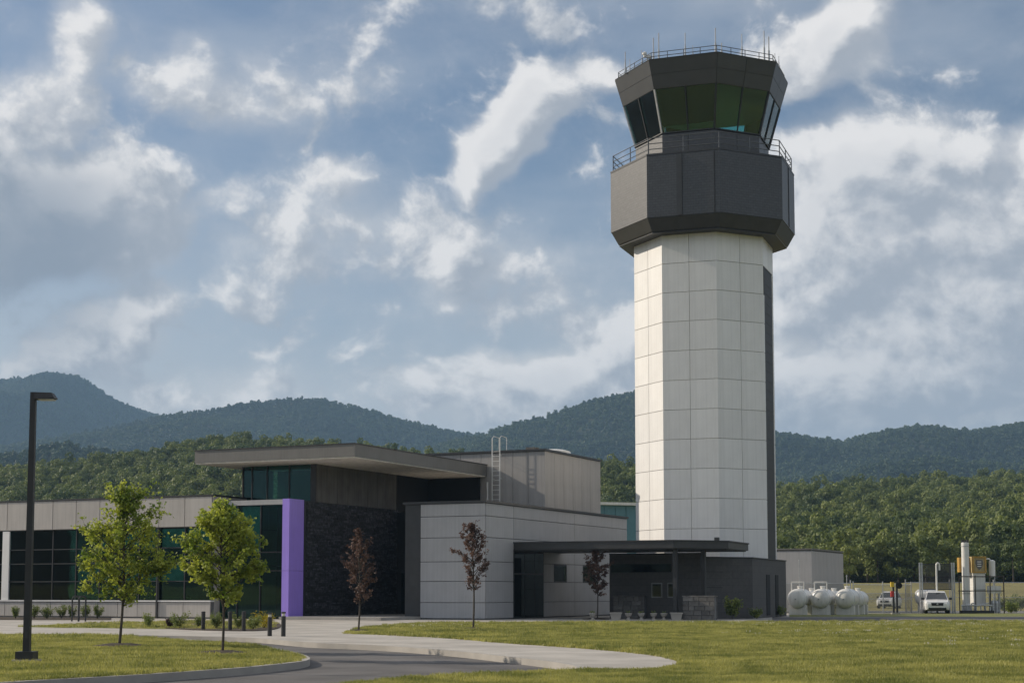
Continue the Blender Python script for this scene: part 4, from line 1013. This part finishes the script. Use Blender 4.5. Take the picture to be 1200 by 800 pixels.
# ------------------------------------------------------------------ vehicles
def loft(m, rings):
    n = len(rings[0]); o = len(m.v)
    for r_ in rings: m.v += [tuple(q) for q in r_]
    for j in range(len(rings) - 1):
        for i in range(n): m.f.append((o + j * n + i, o + j * n + (i + 1) % n, o + (j + 1) * n + (i + 1) % n, o + (j + 1) * n + i))
    m.f.append(tuple(o + i for i in range(n))); m.f.append(tuple(o + (len(rings) - 1) * n + i for i in range(n)))
    return m
def car(label, c, rz, plate=True, wid=1.0):
    T = Thing('car', label, 'car', c, 'white cars in the yard'); ca, sa = math.cos(rz), math.sin(rz)
    def P(x, y, z): x *= wid; return (c.x + x * ca - y * sa, c.y + x * sa + y * ca, c.z + z)
    def ring(y, zl, zm, zt, wl, wm, wt): return [P(-wl, y, zl), P(-wm, y, zm), P(-wm * .99, y, zm + (zt - zm) * .6), P(-wt, y, zt), P(0, y, zt + .02), P(wt, y, zt), P(wm * .99, y, zm + (zt - zm) * .6), P(wm, y, zm), P(wl, y, zl)]
    m = MB(); loft(m, [ring(-2.32, .42, .52, .72, .66, .72, .66), ring(-2.25, .30, .55, .88, .80, .86, .76), ring(-2.0, .26, .58, .96, .88, .92, .80), ring(-1.2, .26, .60, 1.04, .90, .95, .84), ring(-.75, .26, .60, 1.07, .90, .96, .86), ring(1.6, .26, .60, 1.08, .90, .96, .86), ring(2.2, .30, .60, 1.06, .86, .94, .84), ring(2.34, .40, .60, .98, .78, .86, .78)])
    body = T.part('body', m, car_white)
    def gr(y, z, w): return [P(-w, y, z), P(w, y, z)]
    # cabin: glasshouse then roof
    base = [(-.86, -.95), (.86, -.95), (.88, 2.1), (-.88, 2.1)]; topp = [(-.66, -.15), (.66, -.15), (.68, 1.75), (-.68, 1.75)]
    T.part('cabin', MB().quadbox([P(x, y, 1.03) for x, y in base], [P(x, y, 1.62) for x, y in topp]), car_white)
    rt = MB().quadbox([P(x * 1.02, y, 1.60) for x, y in topp], [P(x * .93, y + (.08 if y < 0 else -.08), 1.70) for x, y in topp]); T.part('roof', rt, car_white)
    for s in (-1, 1): T.part('roof_rail', MB().tube(P(s * .6, .1, 1.73), P(s * .6, 1.6, 1.73), .025, n=6), dark_trim)
    def pane(nm, q, n):
        n = Vector(n) * .012; q = [Vector(P(*x)) for x in q]; nw = Vector((n.x * ca - n.y * sa, n.x * sa + n.y * ca, n.z))
        T.part(nm, MB().add([x + nw for x in q] + [x - nw * .5 for x in q], [(0, 1, 2, 3), (7, 6, 5, 4), (0, 4, 5, 1), (1, 5, 6, 2), (2, 6, 7, 3), (3, 7, 4, 0)]), car_glass)
    pane('windscreen', [(-.79, -.91, 1.06), (.79, -.91, 1.06), (.63, -.20, 1.585), (-.63, -.20, 1.585)], (0, -.6, .8))
    pane('rear_window', [(-.78, 2.085, 1.08), (.78, 2.085, 1.08), (.62, 1.79, 1.57), (-.62, 1.79, 1.57)], (0, .9, .4))
    for s in (-1, 1):
        for y0, y1, t0, t1 in ((-.62, .42, .05, .42), (.52, 1.25, .52, 1.2), (1.33, 1.95, 1.28, 1.65)):
            pane('side_window', [(s * .862, y0, 1.09), (s * .872, y1, 1.09), (s * .69, t1, 1.56), (s * .69, t0, 1.56)], (s, 0, .35))
        for y in (-1.42, 1.42):
            w = Vector(P(s * .80, y, .37)); axv = Vector((ca, sa, 0)) * s
            wh = T.part('wheel', MB().lathe([(.2, -.11), (.34, -.11), (.37, -.06), (.37, .08), (.34, .12), (.24, .12)], w, 20, axv), rubber)
            T.part('rim', MB().lathe([(.23, .10), (.22, .125), (.06, .13), (.04, .14)], w, 14, axv), galv, wh)
        T.part('headlight', MB().quadbox([P(s * .46, -2.27, .70), P(s * .83, -2.16, .72), P(s * .80, -2.0, .72), P(s * .46, -2.1, .70)], [P(s * .48, -2.25, .85), P(s * .82, -2.12, .90), P(s * .80, -2.0, .90), P(s * .48, -2.1, .85)]), lamp_glass)
        T.part('fog_lamp', MB().lathe([(.07, 0), (.07, .03), (.02, .04)], P(s * .62, -2.285, .47), 10, Vector((sa, -ca, 0))), lamp_glass)
        T.part('tail_light', MB().box(P(s * .82, 2.28, .95), (.12, .12, .28), rz), red)
        T.part('mirror', MB().box(P(s * 1.02, -.72, 1.12), (.22, .14, .17), rz), dark_trim)
    T.part('grille', MB().quadbox([P(-.42, -2.345, .60), P(.42, -2.345, .60), P(.42, -2.2, .60), P(-.42, -2.2, .60)], [P(-.46, -2.305, .82), P(.46, -2.305, .82), P(.46, -2.2, .82), P(-.46, -2.2, .82)]), rubber)
    T.part('emblem', MB().lathe([(.07, 0), (.07, .02), (.01, .025)], P(0, -2.34, .72), 12, Vector((sa, -ca, 0))), galv)
    T.part('bumper', MB().box(P(0, -2.25, .37), (1.3, .16, .16), rz), rubber); T.part('undertray', MB().box(P(0, 0, .25), (1.6, 3.9, .10), rz), rubber)
    if plate: T.part('number_plate', MB().box(P(0, -2.355, .52), (.3, .02, .15), rz), white_paint)
car_glass = pmat('car_glass', (.02, .025, .03), .06, 0, .0, 1, spec=.8)
car('white estate car facing the viewer beside the steel screen', Vector((*gnd(1097.5, 718.3).xy, .009)), R(-13))
c = gnd(1042, 712.6); car('white car parked farther back on the meadow track', Vector((c.x, c.y, .014)), R(-24), plate=False, wid=.95)

# ------------------------------------------------------------------ yard equipment
YE = 123.0
def wx(px): return (px - PX) / F * YE
def wz(py): return EYE + (693.9 - py) / F * YE
# gate signal post
c = gnd(1049.5, 719.2); T = Thing('signal_post', 'dark signal post with yellow box, red box and round lamp', 'signal', c)
for dx in (-.13, .13): T.part('post', MB().box((c.x + dx, c.y, 1.2), (.12, .12, 2.4)), dark_trim)
T.part('base', MB().box((c.x, c.y, .06), (.6, .45, .10)), concrete_dk)
T.part('yellow_box', MB().box((c.x - .22, c.y - .05, 2.2), (.22, .22, .36)), yellow); T.part('red_box', MB().box((c.x - .24, c.y - .06, 1.5), (.2, .2, .42)), red)
T.part('lamp_head', MB().lathe([(.1, .12), (.22, .1), (.24, -.08), (.2, -.1), (.02, -.06)], (c.x + .28, c.y - .02, 2.12), 18, (0, 1, 0)), rubber)
T.part('cross_arm', MB().box((c.x, c.y + .06, 2.36), (.6, .08, .08)), dark_trim)
# steel screen
T = Thing('steel_screen', 'dark slatted steel screen on tall posts behind the car', 'screen', (wx(1096), YE, 0))
for px in (1076.5, 1079, 1114, 1116.5): T.part('post', MB().box((wx(px), YE, wz(659) / 2), (.10, .10, wz(659))), galv)
for py in (661, 676, 690): T.part('rail', MB().box((wx(1096), YE + .06, wz(py)), (2.55, .07, .09)), dark_trim)
for i in range(30): T.part('slat', MB().box((wx(1080) + i * (wx(1113.5) - wx(1080)) / 29, YE, (wz(661) + wz(690)) / 2), (.045, .03, wz(661) - wz(690) - .12)), dark_trim)
T = Thing('vent_pipe', 'white gooseneck vent pipe rising in front of the steel screen', 'pipe', (wx(1094), YE - .5, 0))
g0 = Vector((wx(1094), YE - .5, 0)); gp = [g0 + Vector((0, 0, 0))] + [g0 + Vector((0, 0, wz(663)))] + [g0 + Vector((.12 - .12 * math.cos(t), 0, wz(663) + .22 * math.sin(t))) for t in np.linspace(.3, math.pi, 7)] + [g0 + Vector((.24, 0, wz(668)))]
T.part('pipe', MB().path(gp, .07, 10), white_paint); T.part('flange', MB().lathe([(.15, 0), (.15, .05), (.08, .06)], g0, 12), galv)
# exhaust stack
T = Thing('exhaust_stack', 'tall pale cylindrical stack on a steel skid', 'stack', (wx(1130), YE, 0))
s0 = Vector((wx(1130.2), YE, 0)); sr = .29
stk = T.part('stack', MB().lathe([(sr, wz(708)), (sr, wz(636)), (sr * .8, wz(635.5))], s0, 20), white_paint, smooth=False)
for py in (692.5, 695, 640): T.part('band', MB().lathe([(sr + .002, wz(py) - .03), (sr + .03, wz(py) - .03), (sr + .03, wz(py) + .03), (sr + .002, wz(py) + .03)], s0, 20), galv, stk)
for i in range(6): a = i * 1.047; T.part('cap_fin', MB().box((s0.x + math.cos(a) * sr * .8, s0.y + math.sin(a) * sr * .8, wz(634.5)), (.08, .08, .24), a), dark_trim, stk)
T.part('pedestal', MB().lathe([(.5, 0), (.5, .1), (.33, .2), (.31, wz(708.2))], s0, 16), galv)
# hopper with orange head
T = Thing('hopper', 'white hopper with orange framed head and dark emblem panel', 'hopper', (wx(1146), YE, 0))
def fbx(m, x0, x1, y0, y1, d0, d1): return m.box(((wx(x0) + wx(x1)) / 2, YE + (d0 + d1) / 2, (wz(y0) + wz(y1)) / 2), (wx(x1) - wx(x0), d1 - d0, wz(y0) - wz(y1)))
T.part('body', fbx(MB(), 1139.2, 1153, 671.2, 708, 0, 1.0), white_paint)
hd_ = T.part('head', fbx(MB(), 1138.2, 1154, 652, 671, -.06, 1.05), tan)
for x0, x1, y0, y1 in ((1138, 1139.8, 651.8, 671.2), (1152.4, 1154.2, 651.8, 671.2), (1139.8, 1152.4, 651.8, 653.6), (1139.8, 1152.4, 669.4, 671.2)): T.part('frame_bar', fbx(MB(), x0, x1, y0, y1, -.13, -.062), orange, hd_)
m = MB(); ex, ez = wx(1146), wz(661.5); sh = [(-.26, .38), (.26, .38), (.30, .1), (.2, -.22), (0, -.42), (-.2, -.22), (-.30, .1)]
m.add([(ex + a, YE - .085, ez + b) for a, b in sh] + [(ex + a, YE - .063, ez + b) for a, b in sh], [tuple(range(6, -1, -1)), tuple(range(7, 14))] + [(i, (i + 1) % 7, 7 + (i + 1) % 7, 7 + i) for i in range(7)]); T.part('emblem', m, stucco, hd_)
for z in (.22, .05, -.12): T.part('emblem_bar', MB().box((ex, YE - .095, ez + z), (.3, .018, .06)), white_paint, hd_)
T.part('rear_duct', fbx(MB(), 1125.5, 1138.1, 653, 670, .6, 1.2), orange)
for x in (1140, 1152): T.part('leg', fbx(MB(), x - .8, x + .8, 708.2, 718, .05, .2), galv)
T.part('band', fbx(MB(), 1139, 1153.2, 675, 676, -.03, -.002), galv); T.part('band', fbx(MB(), 1139, 1153.2, 690, 691, -.03, -.002), galv)
# vertical vessel and cabinet
T = Thing('vessel', 'white upright vessel with bent pipe right of the hopper', 'tank', (wx(1163), YE + .4, 0))
v0 = Vector((wx(1163), YE + .4, 0)); vs = T.part('shell', MB().lathe([(.05, wz(676)), (.24, wz(675)), (.24, wz(657)), (.05, wz(655.8))], v0, 16), white_paint)
T.part('pipe', MB().path([v0 + Vector((-.1, 0, wz(657))), v0 + Vector((-.2, 0, wz(654.5))), v0 + Vector((-.5, 0, wz(655))), v0 + Vector((-.55, 0, wz(672)))], .05, 8), white_paint, vs)
for dx in (-.18, .18): T.part('leg', MB().tube(v0 + Vector((dx, 0, 0)), v0 + Vector((dx, 0, wz(674.6))), .04, n=6), galv)
T = Thing('cabinet', 'white control cabinet on grey pump stand', 'cabinet', (wx(1161), YE - .4, 0))
cb = T.part('body', MB().box((wx(1161.2), YE - .4, wz(690.5)), (.95, .5, .56)), white_paint); T.part('door_seam', MB().box((wx(1161.2), YE - .655, wz(690.5)), (.02, .01, .5)), galv, cb)
for px in (1156, 1166.5): T.part('leg', MB().box((wx(px), YE - .4, wz(694.8) / 2), (.1, .3, wz(694.8))), galv)
for px in (1159, 1163.6): T.part('pump', MB().lathe([(.12, .05), (.14, .1), (.14, .8), (.10, .95), (.05, 1.0)], (wx(px), YE - .45, 0), 12), galv)
# steel frame
T = Thing('pipe_scaffold', 'rusty steel pipe frame round the stack and hopper', 'frame', (wx(1145), YE - .9, 0))
for px in (1118.5, 1137, 1154.3, 1170): T.part('post', MB().box((wx(px), YE - .9, wz(674) / 2), (.07, .07, wz(674))), bark)
for py in (675.5, 692): T.part('rail', MB().box((wx(1144), YE - .9, wz(py)), (wx(1171) - wx(1117.5), .06, .07)), bark)
for i in range(7):
    px = 1120 + i * 5.4; T.part('pipe', MB().path([(wx(px), YE - 1.2, 0), (wx(px), YE - 1.2, .55 + .1 * (i % 3)), (wx(px) + .25, YE - 1.2, .6 + .1 * (i % 3))], .05, 8), galv)
T.part('manifold', MB().tube((wx(1119), YE - 1.2, .62), (wx(1154), YE - 1.2, .62), .06, n=8), galv)
T.part('skid', MB().box((wx(1137), YE - 1.2, .12), (2.5, .5, .22)), dark_trim)
c = Vector((*atY(1071, 700, 127.5).xy, 0)); T = Thing('storage_tank', 'white horizontal tank half hidden behind the white car', 'tank', c)
T.part('shell', MB().lathe([(.1, 0), (.45, .08), (.6, .25), (.6, 1.6), (.45, 1.78), (.1, 1.85)], (c.x + .1, c.y, 1.25), 20, (1, 0, 0)), white_paint, smooth=True)
for dx in (.5, 1.45): T.part('saddle', MB().box((c.x + dx, c.y, .36), (.2, .9, .70)), white_paint)

# ------------------------------------------------------------------ lamp post, bollards, bike rack
c = gnd(31, 777.5, -.004); T = Thing('lamp_post', 'dark square lamp post with flat head on the grass island', 'lamp post', c)
bz = T.part('base', MB().box((c.x, c.y, .05), (.52, .52, .10)), concrete); T.part('base_cover', MB().box((c.x, c.y, .19), (.40, .40, .18)), dark_trim)
HP = atY(39, 459.5, c.y).z
T.part('pole', MB().quadbox([(c.x + a, c.y + b, .28) for a, b in ((-.075, -.075), (.075, -.075), (.075, .075), (-.075, .075))], [(c.x + a, c.y + b, HP) for a, b in ((-.06, -.06), (.06, -.06), (.06, .06), (-.06, .06))]), dark_trim)
m = MB().quadbox([(c.x + .06, c.y - .16, HP - .17), (c.x + .52, c.y - .16, HP - .15), (c.x + .52, c.y + .16, HP - .15), (c.x + .06, c.y + .16, HP - .17)], [(c.x + .06, c.y - .13, HP - .01), (c.x + .44, c.y - .12, HP - .02), (c.x + .44, c.y + .12, HP - .02), (c.x + .06, c.y + .13, HP - .01)])
hd2 = T.part('lamp_head', m, dark_trim); T.part('lens', MB().box((c.x + .31, c.y, HP - .175), (.34, .24, .02)), lens, hd2)
T.part('hand_hole', MB().box((c.x, c.y - .078, .65), (.07, .012, .14)), dark_metal)
def bollard(label, x, yb, h, lit=True):
    c = gnd(x, yb); T = Thing('bollard', label, 'bollard', c, 'dark bollards by the plaza')
    T.part('post', MB().lathe([(.085, 0), (.085, h - .16)], c, 14), dark_trim)
    if lit: T.part('light_band', MB().lathe([(.06, h - .16), (.06, h - .06)], c, 14), lens)
    T.part('cap', MB().lathe([(.085, h - (.06 if lit else .159)), (.09, h - .02), (.05, h)], c, 14), dark_trim)
bollard('dark light bollard at the plaza edge, left of the pair', 316, 744.8, .86); bollard('dark light bollard at the plaza edge, right of the pair', 332, 745.2, .90)
for x, yb, h, l in ((285.5, 739.0, .82, 'plain dark bollard at the right end of the shrub bed'), (269.5, 738.4, .80, 'plain dark bollard in the middle of the shrub bed'), (238, 737.8, .80, 'plain dark bollard at the left end of the shrub bed')): bollard(l, x, yb, h, False)
c = gnd(89, 727.6); T = Thing('bike_rack', 'black hoop bike rack on the walk by the office windows', 'bike rack', c)
for i, dx in enumerate((-.26, .27)):
    w = c + Vector((dx, .1 - .6 * i, 0)); T.part('hoop', MB().path([w, w + Vector((0, 0, 1.25)), w + Vector((.06, .1, 1.38)), w + Vector((.2, .45, 1.38)), w + Vector((.24, .55, 1.25)), w + Vector((.24, .55, 0))], .045, 8), dark_trim)
T.part('cross_bar', MB().tube(c + Vector((-.26, .1, .95)), c + Vector((.27, -.5, .95)), .03, n=6), dark_trim)

# ------------------------------------------------------------------ young trees and shrubs
def limb(m, pts, r0, r1, n=6):
    k = len(pts) - 1
    for i in range(k): m.tube(pts[i], pts[i + 1], r0 + (r1 - r0) * i / k, r0 + (r1 - r0) * (i + 1) / k, n, cap=(i == k - 1))
def young_tree(name, label, base, H, zc, wid, leaf, mat, nbr, per, seed, extra=(), lean=0.0, shape=.36, stake=False):
    random.seed(seed); T = Thing(name, label, 'tree', base, None)
    def trunk_at(t): return base + Vector((lean * t + .04 * math.sin(5 * t), .03 * math.sin(4 * t + 1), H * t))
    m = MB(); limb(m, [trunk_at(i / 10) for i in range(11)], .010 * H, .003 * H, 8); tips = []
    wood = m; br = MB()
    for i in range(nbr):
        t = zc / H + (1 - zc / H) * ((i + random.random() * .6) / nbr) ** .92; t = min(t, .985)
        u = (t - zc / H) / (1 - zc / H)
        w = wid * max(.10, (1 - abs((u - shape) / (1 - shape if u > shape else shape + .12)) ** 1.7)) * random.uniform(.42, 1.22)
        a = i * 2.4 + random.uniform(-.5, .5); up = random.uniform(.35, .8) * (.4 + .6 * w)
        tips.append((trunk_at(max(t - .03, .2)), Vector((math.cos(a) * w, math.sin(a) * w, up))))
    for px, py in extra:
        q = atY(px, py, base.y); t = max(.25, (q.z - base.z - .35) / H); tips.append((trunk_at(t), q - trunk_at(t)))
    lv = MB()
    for s, d in tips:
        k = [s + d * f + Vector((0, 0, .10 * d.length * math.sin(f * 2.2))) + rand_dir() * .03 for f in (0, .33, .66, 1)]
        limb(br, k, .0042 * H, .0016 * H, 5)
        nl = int(per * (.35 + d.length / wid))
        subs = []
        for q in range(max(3, int(3 + 4 * d.length / wid))):
            f = random.uniform(.25, 1.0); p0 = s + d * f; dd = (rand_dir() * .55 + d.normalized() * .6 + Vector((0, 0, .15))).normalized() * random.uniform(.22, .52) * wid * .8
            limb(br, [p0, p0 + dd], .0016 * H, .0007 * H, 4); subs.append((p0, dd))
        for j in range(nl):
            p0, dd = random.choice(subs); p = p0 + dd * random.uniform(.1, 1.15) + rand_dir() * random.uniform(0, .15) * wid
            nn = (rand_dir() + Vector((-.35, -.2, .55))).normalized(); leafquad(lv, p, leaf * random.uniform(.6, 1.35), nn, .62)
    for j in range(int(per * 2.2)):
        p = trunk_at(random.uniform(.86, 1.01)) + rand_dir() * random.uniform(.02, .16) * wid * 1.2; leafquad(lv, p, leaf * random.uniform(.6, 1.2), None, .62)
    tr_ = T.part('trunk', wood, bark); T.part('branches', br, bark, tr_); T.part('crown', lv, mat)
    return T
def mulch(label, c, r):
    m = MB(); ring = []
    for i in range(28): a = i * 6.283 / 28; k = r * (1 + .12 * math.sin(3 * a + c.x) + random.uniform(-.05, .05)); ring.append((c.x + k * math.cos(a), c.y + k * math.sin(a)))
    m.prism(ring, -.05, .02); m.add([(x, y, .021) for x, y in ring] + [(c.x + (x - c.x) * .35, c.y + (y - c.y) * .35, .10) for x, y in ring], [(i, (i + 1) % 28, 28 + (i + 1) % 28, 28 + i) for i in range(28)] + [tuple(range(28, 56))])
    single('mulch_ring', label, 'mulch', m, soil, (c.x, c.y, 0), 'mulch rings round the young trees')
t1 = gnd(139.5, 757.2); t2 = gnd(260.5, 766.0); t3 = gnd(420, 739.8); t4 = gnd(554.5, 737.5); t5 = gnd(700, 725.2)
mulch('dark mulch ring under the taller green tree', t1, .92); mulch('dark mulch ring under the shorter green tree near the drive', t2, .80)
mulch('dark mulch ring under the burgundy tree before the stone wall', t3, .55); mulch('dark mulch ring under the burgundy tree before the white block', t4, .75); mulch('dark mulch ring under the small tree by the canopy', t5, .8)
def hz(x, y, b): return atY(x, y, b.y).z
young_tree('oak_tree', 'taller young green tree nearer the lamp post', t1, hz(146, 579, t1), hz(140, 708, t1), 1.2, .115, leaf_green, 54, 125, 3, [(203, 663), (98, 665), (105, 625), (184, 600), (172, 578), (103, 690), (195, 672)], lean=.14, shape=.33)
young_tree('oak_tree', 'shorter young green tree nearer the drive', t2, hz(256, 596, t2), hz(258, 715, t2), .94, .10, leaf_green, 54, 125, 5, [(214, 662), (303, 668), (300, 640), (222, 632), (292, 615), (240, 610), (305, 664)], lean=-.08, shape=.36)
young_tree('maple_tree', 'slim burgundy tree before the dark stone wall', t3, hz(421, 624, t3), hz(420, 708, t3), .70, .095, leaf_red, 36, 78, 8, lean=.03, shape=.45)
young_tree('maple_tree', 'slim burgundy tree before the pale panelled block', t4, hz(553, 616, t4), hz(554, 690, t4), .76, .10, leaf_red, 36, 78, 9, lean=-.02, shape=.45)
young_tree('maple_tree', 'slim dark tree under the edge of the entrance canopy', t5, hz(700, 645, t5), hz(700, 697, t5), .82, .12, leaf_red, 36, 78, 12, shape=.5)
def shrub(label, x, yb, w_px, h_px, mat, leaf=.07, n=420, seed=0, group='shrubs by the building'):
    random.seed(seed + int(x)); c = gnd(x, yb); s = c.y / F; w, h = w_px * s * .72, h_px * s * 1.25; T = Thing('shrub', label, 'shrub', c, group); st_ = MB(); lv = MB()
    for i in range(9):
        a = random.random() * 6.283; r = w * random.uniform(.3, .9); tip = c + Vector((math.cos(a) * r, math.sin(a) * r, h * random.uniform(.6, 1.0))); limb(st_, [c, c.lerp(tip, .5) + Vector((0, 0, .05 * h)), tip], .012, .004, 4)
        for j in range(n * 2 // 9): leafquad(lv, c.lerp(tip, random.uniform(.35, 1.02)) + rand_dir() * w * random.uniform(.05, .36), leaf * random.uniform(.6, 1.3))
    lv.v = [(x_, y_, max(z_, .012)) for x_, y_, z_ in lv.v]
    T.part('stems', st_, bark); T.part('foliage', lv, mat)
ordn = ['first', 'second', 'third', 'fourth', 'fifth', 'sixth', 'seventh']
for i, x in enumerate((18, 40, 55, 72, 84, 100, 114)): shrub('small green shrub under the office windows, %s from the left' % ordn[i], x, 724.6, 11 + 3 * (i % 3 == 2), 12 + (i % 2), leaf_shrub, .10, 300, i)
for i, (x, yb, w, h, mt_, l) in enumerate(((174.5, 735, 15, 12.5, leaf_shrub, 'round shrub alone on the grass strip'), (199, 735, 8, 8, leaf_red, 'little dark reddish shrub in the mulch bed'), (209.5, 736, 20, 14, leaf_shrub, 'wide yellow green shrub at the left of the mulch bed'), (232, 735, 13, 12, leaf_shrub, 'green shrub behind the left plain bollard'), (253, 737, 15, 16, leaf_shrub, 'green shrub left of the shorter tree trunk'), (279, 736.5, 14, 15, leaf_shrub, 'light green shrub right of the shorter tree trunk'), (296, 737.5, 16, 13, leaf_shrub, 'dark green shrub left of the light bollards'), (309, 736, 22, 15, leaf_yellow, 'yellow flowering shrub behind the light bollards'))): shrub(l, x, yb, w, h, mt_, .075, 420, 30 + i)
shrub('spiky yellow green shrub before the dark annex', 858, 725.2, 22, 20, leaf_shrub, .16, 420, 60); shrub('low dark green shrub by the slit windows', 887, 724.6, 14, 9, leaf_shrub, .12, 260, 61); shrub('dark green shrub between the annex and the tanks', 915, 722.4, 12, 11, leaf_shrub, .12, 260, 62)
for i, (x, w, h) in enumerate(((1178, 20, 13), (1192, 22, 16), (1206, 20, 14), (1185, 18, 10))): shrub('tall weeds at the right edge of the yard, %s' % ('leftmost clump', 'clump behind the frame', 'rightmost clump', 'low clump in front')[i], x, 716.5 + (i == 3) * 1.2, w, h, leaf_shrub, .18, 420, 80 + i, 'weeds by the yard')

# trees standing at the foot of the wood
random.seed(21)
edge_meshes = [crown_mesh('crown', 15, 80, 9.5, 3.6, leaf_wood, .62) for _ in range(4)]
trunk_me = mesh_from('trunk', *(lambda mm: (mm.v, mm.f))(MB().tube((0, 0, -.3), (0, 0, 5.5), .22, .08, 7)), bark)
for i in range(16):
    px = 912 + i * 19.5 + random.uniform(-6, 6); D = random.uniform(232, 250); az = math.atan((px - PX) / F); z = float(terrain(np.array([az]), np.array([D]))[0])
    T = Thing('broadleaf_tree', 'green broadleaf tree in the front row of the wood behind the meadow', 'tree', (D * math.sin(az), D * math.cos(az), z), 'front row of the wood')
    sc_ = random.uniform(.45, .72)
    for nm_, me in (('trunk', trunk_me), ('crown', edge_meshes[i % 4].data)):
        o = T.inst(nm_, me, T.loc, random.random() * 6.28); o.scale = (sc_, sc_, sc_)

# ------------------------------------------------------------------ haze
hm = bpy.data.materials.new('haze'); hm.use_nodes = True; nt = hm.node_tree; nt.nodes.clear()
pv = N(nt, 'ShaderNodeVolumePrincipled'); pv.inputs['Color'].default_value = (.42, .68, 1.0, 1); pv.inputs['Density'].default_value = .000155; pv.inputs['Anisotropy'].default_value = .0
o_ = N(nt, 'ShaderNodeOutputMaterial'); L(nt, pv.outputs[0], o_.inputs['Volume'])
zt = float(gv[:, 2].max()) + 30
hz_ = bpy.data.objects.new('haze', mesh_from('haze', *(lambda mm: (mm.v, mm.f))(MB().box((0, 0, (zt - 1.5) / 2), (12400, 12400, zt + 1.5))), hm)); COL.objects.link(hz_); tag(hz_, 'pale blue haze in the air of the valley', 'haze', kind='stuff')
print('haze top', zt)
